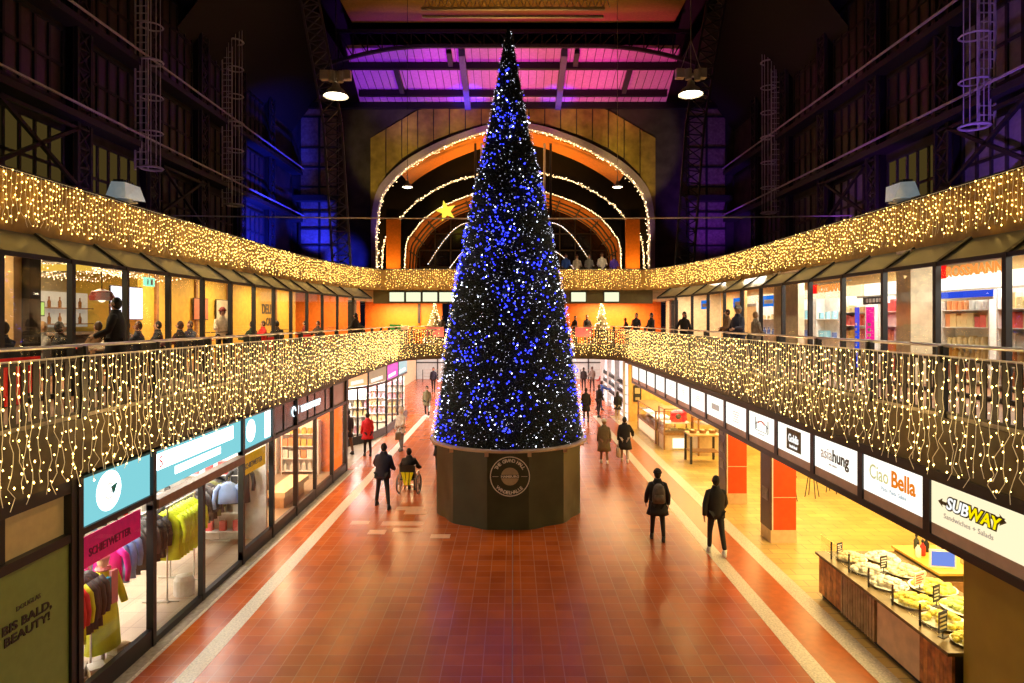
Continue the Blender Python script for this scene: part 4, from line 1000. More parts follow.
for i, (x, y, z, c) in enumerate([(6.6+.3*k, 27.5, .8, ('food_cream', 'food_pale', 'food_yellow', 'food_lime')[k % 4]) for k in range(4)]+[(7.7+.35*k, 26.3, .95, ('food_cream', 'food_yellow')[k % 2]) for k in range(5)]+[(6.7, 29+.7*k, .78, ('food_pale', 'food_cream')[k % 2]) for k in range(5)]):
    m = MB()
    for k in range(8): m.ball((R.uniform(-.11, .11), R.uniform(-.14, .14), .05), .06, .05, .04, 7, 4)
    MBt = thing('pastry_tray', 'tray of pastries in the food hall display cases, %s of fourteen from the tall case' % ORD[i], 'tray', (x, y, z), group='pastry trays', local=True)
    MB().box(-.15, .15, -.18, .18, 0, .02).build('tray', 'steel', MBt); m.build('pastry', c, MBt, kind='stuff')
rd = thing('gift_package', 'bright red package with a dark bow inside the tall display case', 'package', (7.1, 27.6, 1.14), local=True)
MB().loft([(0, 0, 0, .3, .15), (0, 0, .1, .38, .2), (0, 0, .4, .34, .18), (0, 0, .5, .2, .1)], 14).build('wrapping', mat('red_wrap', (.9, .01, .03), .4, emit=(1, 0, .05), es=.15), rd)
MB().ball((-.05, -.2, .25), .12, .06, .12).build('bow', 'dark', rd)
tb = thing('high_table', 'dark high table with four legs and a basket shelf in front of the red column', 'table', (7.3, 24.9, 0))
MB().box(6.75, 7.95, 24.5, 25.4, 1.06, 1.12).build('table_top', mat('table_light', (.6, .42, .2), .4), tb)
for x in (6.8, 7.9):
    for y in (24.55, 25.35): MB().box(x-.04, x+.04, y-.04, y+.04, 0, 1.06).build('leg', 'dark', tb)
MB().box(6.8, 7.9, 24.6, 25.3, .42, .45).build('lower_shelf', 'wood', tb)
for i in range(3):
    b = thing('bread_basket', 'bread basket on the dark high table, %s from the walkway' % ORD[i], 'basket', (6.98+.38*i, 24.95, 1.12), group='bread baskets', local=True)
    MB().lathe([(.12, 0), (.16, .12), (.15, .12), (.11, .02)], n=14).build('basket', 'wood', b)
    m = MB(); [m.ball((R.uniform(-.07, .07), R.uniform(-.07, .07), .1), .06, .05, .045, 7, 4) for k in range(5)]; m.build('bread', 'food_cream', b, kind='stuff')
ps = thing('wall_poster', 'dark framed poster on the ochre wall of the far food hall', 'poster', (6.75, 34.97, 1.0))
MB().box(6.55, 6.98, 34.93, 34.99, 1.05, 1.95).build('frame', 'dark', ps)
m = MB(); m.box(6.62, 6.9, 34.92, 34.93, 1.5, 1.8); m.box(6.65, 6.88, 34.92, 34.93, 1.15, 1.3); m.build('print', mat('poster_print', (.5, .42, .25), .5), ps)
for k in range(3):
    t = thing('bar_stool', 'thin dark bar stool behind the red columns, %s from the near column' % ORD[k], 'stool', (8.4+.9*k, 19.5+.5*k, 0), local=True)
    MB().lathe([(.19, .74), (.19, .78)], n=14).build('seat', 'dark', t)
    for a in range(4): MB().tube([(.1*math.cos(a*pi/2), .1*math.sin(a*pi/2), .74), (.22*math.cos(a*pi/2), .22*math.sin(a*pi/2), 0)], .015, 5).build('leg', 'dark', t)
for (x, y, z, p) in ((6.8, 29.6, 1.4, 14), (6.8, 31.4, 1.4, 14), (7.0, 27.7, 1.69, 18), (8.4, 26.5, 1.44, 14)): light('AREA', (x, y, z), p, (1, .85, .55), size=.7, sy=.7)
# ------------------------------------------------------------------ clothes shop interior
def garment(label, x, y, ztop, rz, L, m_, group=None, wd=.21, sleeves=True):
    t = thing('jacket', label, 'jacket', (x, y, ztop), rz, group, local=True)
    m = MB(); m.loft([(0, 0, -L, wd*1.08, .055), (0, 0, -L*.55, wd, .06), (0, 0, -.12, wd*.98, .055), (0, 0, -.05, wd*.75, .045), (0, 0, 0, .06, .035)], 12)
    if sleeves:
        for s in (-1, 1): m.tube([(s*wd*.8, 0, -.08), (s*(wd+.06), .0, -.2), (s*(wd+.10), 0, -.42), (s*(wd+.08), 0, -.62)], .05, 7, rs=[.055, .055, .045, .04])
    m.build('fabric', m_, t, smooth=True)
    MB().tube([(0, 0, 0), (0, 0, .05), (.025, 0, .08), (0, 0, .105)], .006, 4).build('hanger_hook', 'steel', t)
    return t
cols = {'white-blue': mat('cl_whiteblue', (.3, .42, .75), .7), 'grey': mat('cl_grey', (.12, .12, .12), .7), 'black': mat('cl_black', (.03, .03, .032), .6), 'neon yellow': mat('cl_neon', (.72, .85, .02), .55), 'red': mat('cl_red', (.75, .02, .03), .6), 'olive': mat('cl_olive', (.2, .22, .08), .7)}
def rack(label, x, y0, y1, z, cl):
    t = thing('clothes_rack', label, 'clothes rack', (x, (y0+y1)/2, 0))
    MB().tube([(x, y0-.05, z), (x, y1+.05, z)], .016, 6).build('rail', 'steel', t)
    for y in (y0, y1): MB().tube([(x, y, 0), (x, y, z)], .018, 6).build('upright', 'steel', t); MB().box(x-.25, x+.25, y-.02, y+.02, 0, .03).build('foot', 'steel', t)
    n_ = len(cl)
    for i, c in enumerate(cl): garment('%s jacket hanging on the %s' % (c, label.split(',')[0]), x, y0+.06+(y1-y0-.12)*i/(n_-1), z-.1, R.uniform(-.15, .15), .85 if c != 'neon yellow' else .95, cols[c], group='%s jackets on the %s' % (c, label.split(',')[0]))
rack('rack behind the left shop door, long row of jackets', -6.95, 11.0, 12.5, 1.85, ['white-blue', 'white-blue', 'white-blue', 'grey', 'grey', 'grey', 'black', 'black'])
rack('rack of neon jackets behind the shop door pane', -6.75, 12.55, 13.6, 1.85, ['neon yellow']*8)
rack('rack of dark jackets behind the second door pane', -7.3, 13.7, 16.0, 1.7, ['black', 'grey', 'black', 'black', 'grey', 'black', 'grey', 'black', 'grey', 'black', 'olive', 'grey', 'black'])
rack('window rack beside the dummy, short row of coats', -6.6, 9.35, 10.05, 1.7, ['red', 'red', 'neon yellow', 'black', 'black', 'black', 'black'])
rack('back rack in the clothes shop, long row of mixed coats', -9.4, 10.2, 15.4, 1.8, ['grey', 'red', 'black', 'white-blue', 'olive', 'black', 'grey', 'red', 'black', 'olive', 'white-blue', 'grey', 'black', 'red'])
dm = thing('shop_mannequin', 'shop dummy in a neon yellow raincoat, pink scarf and pale cap in the window', 'mannequin', (-6.6, 10.35, 0), 1.35-pi, local=True)
m = MB(); m.loft([(0, 0, .22, .30, .2), (0, 0, .75, .26, .17), (0, 0, 1.1, .2, .13), (0, 0, 1.38, .22, .13), (0, 0, 1.46, .12, .09), (0, 0, 1.5, .06, .06)], 14)
for s in (-1, 1): m.tube([(s*.2, 0, 1.38), (s*.3, .03, 1.1), (s*.33, .1, .85)], .06, 8, rs=[.07, .06, .055])
m.build('raincoat', cols['neon yellow'], dm, smooth=True)
MB().ball((0, .0, 1.62), .085, .095, .115).build('head', 'cream', dm, smooth=True)
MB().ball((0, 0, 1.66), .1, .11, .11, zmin=-.1).build('cap', mat('cap_pink', (.85, .6, .55), .7), dm, smooth=True)
m = MB(); m.lathe([(.09, 1.47), (.12, 1.5), (.1, 1.54), (.08, 1.52)], n=14); m.box(-.1, .02, .14, .19, .95, 1.48); m.build('scarf', mat('scarf_pink', (.75, .3, .3), .7), dm)
MB().box(.04, .17, .13, .2, 1.05, 1.4).build('blue_top', mat('cl_teal', (.02, .3, .45), .6), dm)
m = MB(); m.lathe([(.2, 0), (.2, .02), (.03, .04), (.03, .3)], n=14); m.build('stand', 'steel', dm)
garment('magenta top hanging behind the window dummy', -6.75, 10.7, 1.75, .3, .6, mat('cl_magenta', (.8, .02, .4), .6))
for i, (x, y, s_) in enumerate(((-6.6, 9.5, .2), (-6.75, 9.9, .14), (-6.45, 9.95, .1), (-6.5, 10.6, .12))):
    b = thing('shoe_box', 'small box on the shop window floor, %s from the camera' % ORD[i], 'box', (x, y, 0), .4*i, group='boxes in the shop window', local=True)
    MB().box(-s_, s_, -.12, .12, 0, .12).build('box', ('wood', 'white', 'cream', 'white')[i], b); MB().box(-s_-.01, s_+.01, -.13, .13, .12, .16).build('lid', ('wood', 'concrete', 'white', 'cream')[i], b)
b = thing('price_stand', 'white low display block under the neon jackets', 'display block', (-6.6, 12.9, 0), local=True)
MB().loft([(0, 0, 0, .2, .16), (0, 0, .3, .2, .16), (0, 0, .38, .16, .12)], 16).build('block', 'white', b)
garment('dark jacket hanging beside the yellow banner', -6.7, 15.8, 1.9, .4, .9, cols['black'])
garment('blue and white top hanging beside the yellow banner', -6.6, 14.9, 1.75, .2, .5, cols['white-blue'])
# body care shop and the further shops: shelves of goods
PC = [mat('pk_%d' % i, c, .45) for i, c in enumerate([(.8, .78, .7), (.7, .3, .12), (.75, .6, .3), (.25, .45, .3), (.7, .1, .1), (.15, .2, .45), (.85, .5, .1), (.1, .1, .1), (.8, .4, .5), (.3, .6, .75)])]
PN = ['white', 'rust', 'beige', 'green', 'red', 'navy', 'amber', 'black', 'pink', 'light blue']
proto = {}
def product(kind, ci, where):
    k = (kind, ci, where)
    if k not in proto:
        m = MB()
        if kind == 'carton': m.box(-.07, .07, -.05, .05, 0, .22).box(-.05, .05, -.055, .055, .05, .12)
        elif kind == 'bottle': m.lathe([(.05, 0), (.055, .02), (.055, .16), (.025, .2), (.025, .26)], n=8)
        else: m.lathe([(.06, 0), (.065, .01), (.065, .1), (.055, .11), (.055, .14)], n=10)
        o = m.build({'carton': 'carton', 'bottle': 'lotion_bottle', 'jar': 'jar'}[kind], PC[ci], loc=(0, 0, 0)); proto[k] = [o, True]
        tag(o, '%s %s on the %s' % (PN[ci], kind, where), kind, '%ss on the %s' % (kind, where))
    o, fresh = proto[k]
    if fresh: proto[k][1] = False; return o
    c = o.copy(); C.objects.link(c); return c
def shelf_unit(label, x, y, z, rz, w, h, ns, where, per=7, cm_='white', seed=0, pal=range(10)):
    t = thing('shelving_unit', label, 'shelf', (x, y, z), rz, local=True)
    MB().box(-w/2, w/2, .3, .34, 0, h).build('back_panel', cm_, t)
    for s in (-1, 1): MB().box(s*w/2-.02, s*w/2+.02, 0, .34, 0, h).build('side_panel', cm_, t)
    ca, sa = math.cos(rz), math.sin(rz)
    for k in range(ns):
        zz = .12+k*(h-.15)/ns; MB().box(-w/2, w/2, 0, .32, zz-.02, zz).build('shelf_board', cm_, t)
        pc = R.choice(list(pal)); kd = R.choice(['carton', 'bottle', 'jar', 'carton'])
        for j in range(per):
            if R.random() < .25: pc = R.choice(list(pal))
            lx = -w/2+.1+(w-.2)*j/(per-1); ly = .14; o = product(kd, pc, where)
            o.location = (x+lx*ca-ly*sa, y+lx*sa+ly*ca, z+zz); o.rotation_euler = (0, 0, rz); sc_2 = R.uniform(1.0, 1.5); o.scale = (sc_2, sc_2, sc_2)
    return t
for i, y in enumerate((9.5, 11.6, 13.7, 15.8, 17.9)):
    shelf_unit('tall white drugstore shelf against the back wall, %s from the camera' % ORD[i], 12.35, y, 4.05, -pi/2, 2.0, 2.2, 5, 'drugstore back shelves', 10)
for i, (x, y) in enumerate(((9.9, 12.4), (10.1, 14.4), (10.0, 16.6), (10.0, 19.0))):
    shelf_unit('free-standing drugstore shelf behind the glass, %s from the camera' % ORD[i], x, y, 4.05, -pi/2, 1.5, 2.1, 5, 'front drugstore shelves', 8, pal=(0, 2, 6, 1, 4))
for i, y in enumerate((21.5, 24, 27)):
    shelf_unit('distant white shelf in the far right gallery shops, %s from the camera' % ORD[i], 10.6, y, 4.05, -pi/2, 2.0, 2.2, 3, 'far gallery shelves', 5, pal=(0, 2, 9, 5))
shelf_unit('shelf of bags on the back wall of the clothes shop', -8.0, 15.7, .2, 0, 2.6, 2.0, 4, 'bag wall shelves', 8, pal=(4, 3, 7, 9, 0))
for i, (y, x) in enumerate(((22.9, -7.6), (22.9, -9.1), (20.6, -8.6), (18.9, -7.9))):
    shelf_unit('shelf of body care goods in the orange shop, %s from the camera' % ORD[i], x, y, 0, 0, 1.3, 1.9 if i < 3 else 1.0, 4 if i < 3 else 2, 'body care shelves', 6, 'wood' if i == 3 else 'white', pal=(0, 1, 2, 6, 3))
st(MB().box(-7.4, -6.4, 16.26, 16.36, 0, 3.2).box(-9.9, -9.8, 16.3, 23.3, 0, 3.3), 'wall_orange_shop', 'orange')
MB().box(-7.2, -6.6, 18.6, 20.8, .35, .5).box(-7.1, -6.7, 18.8, 20.6, 0, .35).build('display_plinth', mat('plinth_cream', (.8, .6, .35), .5), label='cream display plinth in the window of the orange shop', cat='plinth')
for i, (x, y, rz) in enumerate(((-7.6, 30.4, .1), (-7.5, 34.2, .15), (-8.9, 30.0, .0), (-7.0, 37.2, .3))):
    shelf_unit('white shelf in the curved far left shop, %s from the entrance' % ORD[i], x, y, 0, rz, 1.4, 2.2, 5, 'curved shop shelves', 6, pal=(0, 0, 2, 8))
# drugstore signs
def red_sign(y1, y2, z, label):
    t = thing('shop_sign', label, 'sign', (8.75, (y1+y2)/2, z-.05))
    MB().box(8.72, 8.76, y2-.26, y2, z-.02, z+.24).build('logo_square', glow('red_glow', (1, .01, .01), 1.1, 'NONE'), t)
    m = MB(); m.text('ROSSMANN', (8.72, y2-.3, z), (0, -1, 0), (0, 0, 1), .30, 'LEFT', .01, .003, .95); m.build('lettering', glow('gold_red', (1, .3, .06), 1.1, 'NONE'), t)
    MB().box(8.77, 8.79, y1, y2, z+.24, z+.27).build('rail', 'steel', t)
red_sign(11.3, 13.25, 6.36, 'red and gold ROSSMANN sign behind the glass, the large near one')
red_sign(16.7, 18.75, 6.28, 'red and gold ROSSMANN sign behind the glass, the small far one')
for (y, z0, z1, w_, m_, lb) in ((17.75, 4.2, 5.85, .16, glow('pillar_blue', (.02, .08, .8), .9, 'NONE'), 'blue upright banner behind the drugstore glass'), (17.1, 4.2, 5.85, .34, glow('pillar_pink', (1, .01, .3), .9, 'NONE'), 'pink upright banner behind the drugstore glass')):
    t = thing('upright_banner', lb, 'banner', (9.5, y, 4.05)); MB().box(9.48, 9.52, y-w_/2, y+w_/2, z0, z1).build('banner_panel', m_, t); MB().box(9.35, 9.65, y-.15, y+.15, 4.05, 4.2).build('foot', 'dark', t)
    m = MB(); [m.box(9.465, 9.48, y-w_*.2, y+w_*.2, 4.5+k*.14, 4.58+k*.14) for k in range(7)]; m.build('print', 'white', t)
t = thing('shelf_sign', 'dark shelf sign with white print above the banners', 'sign', (9.6, 17, 5.9)); MB().box(9.58, 9.62, 16.6, 17.6, 5.92, 6.12).build('panel', 'dark', t); m = MB(); [m.box(9.57, 9.58, 16.7+k*.16, 16.8+k*.16, 5.97, 6.07) for k in range(5)]; m.build('print', 'white', t)
t = thing('shelf_sign', 'blue shelf sign inside the drugstore behind the large ROSSMANN sign', 'sign', (9.7, 13, 5.95)); MB().box(9.68, 9.72, 13.0, 14.6, 5.98, 6.12).build('panel', 'pillar_blue', t); MB().box(9.7, 9.74, 13, 14.6, 5.92, 5.98).build('rail', 'steel', t)
for i, (y, x) in enumerate(((26.2, 9.2), (23.6, 9.4), (29.4, 8.8))):
    t = thing('shop_sign', 'blue shop sign behind the far right gallery glass, %s from the camera' % ORD[i], 'sign', (x, y, 6)); MB().box(x-.02, x+.02, y-.6, y+.6, 6.0, 6.4).build('panel', glow('sign_blue', (.02, .2, .8), .9, 'NONE'), t); MB().box(x-.03, x-.02, y-.4, y+.4, 6.1, 6.25).build('print', 'white', t)
trim(MB().box(12.3, 12.38, 4, 34, 6.35, 6.75), glow('cove_white', (1, .93, .78), 1.7)); trim(MB().box(12.2, 12.38, 4, 34, 6.75, 7.1), 'honey_wall'); trim(MB().box(12.25, 12.38, 4, 34, 6.2, 6.33), 'concrete')
trim(MB().box(9.0, 9.5, 14.55, 15.1, 4.05, 7.1), 'cream'); trim(MB().box(9.0, 9.2, 20.3, 22.2, 4.05, 7.1), 'cream'); trim(MB().box(9.0, 9.1, 25, 25.3, 4.05, 7.1), 'ochre_wall')
st(MB().box(12.3, 12.4, 22.5, 38, 4.05, 7.1), 'wall_right_far_shops', 'honey_wall')
# cafe on the left gallery
trim(MB().box(-9.7, -9.4, 12.1, 12.5, 4.05, 7.1), 'honey_wall'); trim(MB().box(-9.4, -9.25, 12.3, 12.6, 4.05, 7.1), 'brown')
trim(MB().box(-13.5, -9, 13.6, 13.75, 6.55, 6.68), glow('cafe_beam', (1, .6, .08), .8)); 
def screen(x, y, z, w, h, m_, label, name='menu_screen', cat='screen'):
    t = thing(name, label, cat, (x, y, z)); MB().box(x-.04, x, y-w/2, y+w/2, z, z+h).build('frame', 'black', t); MB().box(x, x+.01, y-w/2+.03, y+w/2-.03, z+.03, z+h-.03).build('display', m_, t); return t
screen(-11.4, 19.0, 5.5, 1.6, 1.0, glow('scr_white', (.85, .85, 1), 1.6), 'large bright white screen on the cafe wall')
screen(-12.6, 16.0, 5.75, 1.2, .22, glow('scr_blue', (.02, .06, 1), 1.2), 'narrow blue sign at the cafe counter', 'counter_sign', 'sign')
screen(-12.6, 17.1, 5.6, .4, .4, glow('scr_green', (.5, .75, .15), .9), 'small green and yellow sign beside the blue cafe sign', 'counter_sign', 'sign')
screen(-11.4, 23.5, 5.5, 1.1, .8, mat('pic_red', (.6, .2, .12), .5), 'framed red and white picture on the yellow cafe wall', 'picture_frame', 'picture')
screen(-11.4, 25.2, 5.5, 1.0, .8, mat('pic_pale', (.7, .65, .5), .5), 'framed pale picture on the yellow cafe wall', 'picture_frame', 'picture')
t = thing('exit_sign', 'green and white emergency exit sign hanging in the cafe', 'exit sign', (-9.1, 16.1, 6.35))
MB().box(-9.12, -9.08, 15.85, 16.3, 6.34, 6.56).build('sign_body', glow('exit_green', (.3, .85, .55), 1.3), t); MB().box(-9.11, -9.09, 16.05, 16.1, 6.56, 7.1).build('rod', 'steel', t)
m = MB(); m.box(-9.075, -9.07, 16.1, 16.2, 6.38, 6.52); m.ball((-9.07, 15.97, 6.5), .02); m.bar((-9.07, 15.97, 6.48), (-9.07, 15.95, 6.38), .03); m.build('pictogram', 'white', t)
dl = MB(); dl.text('DELI', (-11.48, 29.4, 5.8), (0, 1, 0), (0, 0, 1), .62, 'LEFT', .01, .01, .9); dl.text('CAFE', (-11.48, 29.9, 5.25), (0, 1, 0), (0, 0, 1), .5, 'LEFT', .01, .01, .8)
dl.build('wall_lettering', ins['g'], label='dark DELI lettering on the yellow cafe wall', cat='lettering')
for i in range(5):
    trim(MB().box(-11.52, -11.42, 20.6+i*2.6, 20.75+i*2.6, 4.05, 7.1), 'wood')
cc = thing('cafe_counter', 'dark serving counter at the back of the gallery cafe', 'counter', (-12.4, 13.5, 4.05))
MB().box(-12.6, -12.0, 9, 19.4, 4.05, 5.1).build('body', 'brown', cc); MB().box(-12.7, -11.9, 9, 19.4, 5.1, 5.16).build('top', 'steel', cc)
st(MB().box(-13.5, -12.9, 9, 19.5, 5.3, 6.3), 'trim_backbar', mat('backbar', (.5, .5, .45), .3, emit=(.9, .85, .7), es=.25))
def ceiling_net(label, y0, y1, x0, x1, z):
    t = thing('light_net', label, 'light garland', ((x0+x1)/2, y0, z)); w = MB(); pts = []
    for k in range(int((y1-y0)/.45)):
        y = y0+k*.45; P_ = [(x0+(x1-x0)*i/20, y+R.uniform(-.03, .03), z+.12*math.cos(i*pi/5)) for i in range(21)]; w.tube(P_, .004, 3)
        pts += [(p[0]+R.uniform(-.05, .05), p[1], p[2]-.03+R.uniform(-.04, .04)) for p in P_]+[((p[0]+q[0])/2, p[1], (p[2]+q[2])/2-.03) for p, q in zip(P_, P_[1:])]
    w.build('wiring', 'wire', t); bulbs_out(t, pts, 'archb', .014, 60)
ceiling_net('net of small warm lights under the ceiling of the near left cafe', 8.5, 19, -13, -8.9, 6.75)
pl = thing('pendant_lamp', 'dark red round pendant lamp in the left cafe', 'pendant lamp', (-9.4, 14.7, 5.95))
MB().lathe([(.24, 0), (.26, .08), (.2, .2), (.05, .26)], (-9.4, 14.7, 5.95), 18).build('shade', mat('shade_red', (.4, .05, .03), .4), pl); MB().tube([(-9.4, 14.7, 6.2), (-9.4, 14.7, 7.1)], .012, 5).build('cable', 'black', pl); MB().ball((-9.4, 14.7, 5.99), .09).build('bulb', 'case_light', pl)
sh = thing('bottle_shelf', 'bright back shelf with bottles behind the cafe counter', 'shelf', (-12.8, 14, 5.25)); 
for z_ in (5.4, 5.85): MB().box(-12.9, -12.65, 9, 19.4, z_-.03, z_).build('shelf_board', 'wood', sh)
first = None; bm_ = MB().lathe([(.04, 0), (.045, .16), (.018, .22), (.018, .3)], (0, 0, 0), 8)
for z_ in (5.4, 5.85):
    for k in range(24):
        if first is None: first = bm_.build('glass_bottle', mat('bottle_amber', (.3, .12, .03), .15), label='amber bottle on the lit shelf behind the cafe counter', cat='bottle', group='bottles behind the cafe counter', loc=(0, 0, 0)); c_ = first
        else: c_ = first.copy(); C.objects.link(c_)
        c_.location = (-12.77, 9.3+k*.42, z_)
def cafe_table(x, y, label):
    t = thing('cafe_table', label, 'table', (x, y, 4.05), local=True, group='cafe tables on the left gallery')
    MB().lathe([(.33, .72), (.35, .73), (.35, .76), (.33, .77)], n=20).build('table_top', 'red', t); MB().lathe([(.22, 0), (.22, .02), (.03, .04), (.03, .72)], n=12).build('pedestal', 'black', t)
def chair(x, y, rz, label):
    t = thing('cafe_chair', label, 'chair', (x, y, 4.05), rz, local=True, group='cafe chairs')
    MB().box(-.2, .2, -.2, .2, .42, .46).build('seat', 'dark', t); MB().box(-.2, .2, -.22, -.18, .5, .88).build('backrest', 'dark', t)
    for a in (-1, 1):
        for b in (-1, 1): MB().box(a*.18-.015, a*.18+.015, b*.18-.015, b*.18+.015, 0, .42 if b > 0 else .88).build('leg', 'black', t)
for i, y in enumerate((10.2, 12.2, 14.0, 15.6, 17.6, 20.2, 22.6)):
    cafe_table(-10.9, y, 'round red cafe table behind the left gallery glass, %s from the camera' % ORD[i])
rs = thing('hanging_banner', 'red banner tied behind the railing at the near left of the gallery', 'banner', (-6.35, 7.4, 4.5))
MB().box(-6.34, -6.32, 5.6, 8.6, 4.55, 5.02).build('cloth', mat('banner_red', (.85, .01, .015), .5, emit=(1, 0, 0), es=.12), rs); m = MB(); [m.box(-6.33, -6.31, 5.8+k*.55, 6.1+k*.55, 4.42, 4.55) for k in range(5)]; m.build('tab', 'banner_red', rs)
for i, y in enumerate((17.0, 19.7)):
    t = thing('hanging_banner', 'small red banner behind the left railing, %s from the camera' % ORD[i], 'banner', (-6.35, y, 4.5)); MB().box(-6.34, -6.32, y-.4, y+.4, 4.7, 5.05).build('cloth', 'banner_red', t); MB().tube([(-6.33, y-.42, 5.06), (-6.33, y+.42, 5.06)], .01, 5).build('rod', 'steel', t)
for s, x in ((0, -3.9), (1, 4.0)):
    t = thing('hanging_banner', 'small pink banner on the far railing %s of the tree' % ('left' if s == 0 else 'right'), 'banner', (x-.5+s*.5, 36.3, 4.5)); x_ = x-.5+s*.5
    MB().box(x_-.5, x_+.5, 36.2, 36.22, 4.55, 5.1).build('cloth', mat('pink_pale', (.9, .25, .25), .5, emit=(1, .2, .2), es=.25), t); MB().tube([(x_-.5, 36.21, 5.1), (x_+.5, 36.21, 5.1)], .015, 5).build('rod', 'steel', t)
t = thing('green_crate', 'green crate with white goods on the far gallery left of the tree', 'crate', (-6.9, 38.6, 5.0)); MB().box(-7.4, -6.7, 38.4, 38.9, 4.05, 5.25).build('crate', mat('crate_green', (.02, .35, .08), .5), t); MB().box(-6.7, -6.3, 38.4, 38.9, 4.05, 5.15).build('goods', 'white', t)
def xmas(x, y, z, h, label):
    t = thing('small_christmas_tree', label, 'christmas tree', (x, y, z)); m = MB()
    for k in range(900):
        zz = R.random()**1.3; r = .24*h*(1-zz)+.03; a = R.uniform(0, 2*pi); p = Vector((x+r*math.cos(a)*.85, y+r*math.sin(a)*.85, z+.1+zz*(h-.1))); o = Vector((math.cos(a), math.sin(a), -.3))*.14; b = Vector((-math.sin(a), math.cos(a), 0))*.03
        m.add([p-b, p+b, p+o], [(0, 1, 2)])
    m.lathe([(.22*h, .1), (.01, h)], (x, y, z), 12); m.build('foliage', mat('pale_needles', (.3, .28, .15), .6), t)
    MB().lathe([(.05, 0), (.05, .2)], (x, y, z), 8).build('trunk', 'wood', t)
    P = []
    for k in range(170): zz = R.random()**1.3; r = .26*h*(1-zz)+.04; a = R.uniform(0, 2*pi); P.append((x+r*math.cos(a), y+r*math.sin(a), z+.1+zz*(h-.1)))
    bulbs_out(t, P, 'archb', .025, 60)
xmas(-4.75, 39.0, 4.05, 2.5, 'small lit christmas tree on the far gallery left of the big tree')
xmas(5.35, 38.8, 4.05, 2.5, 'small lit christmas tree on the far gallery right of the big tree')
xmas(-3.8, 41.0, 4.05, 2.1, 'thin lit christmas tree half hidden behind the big tree')
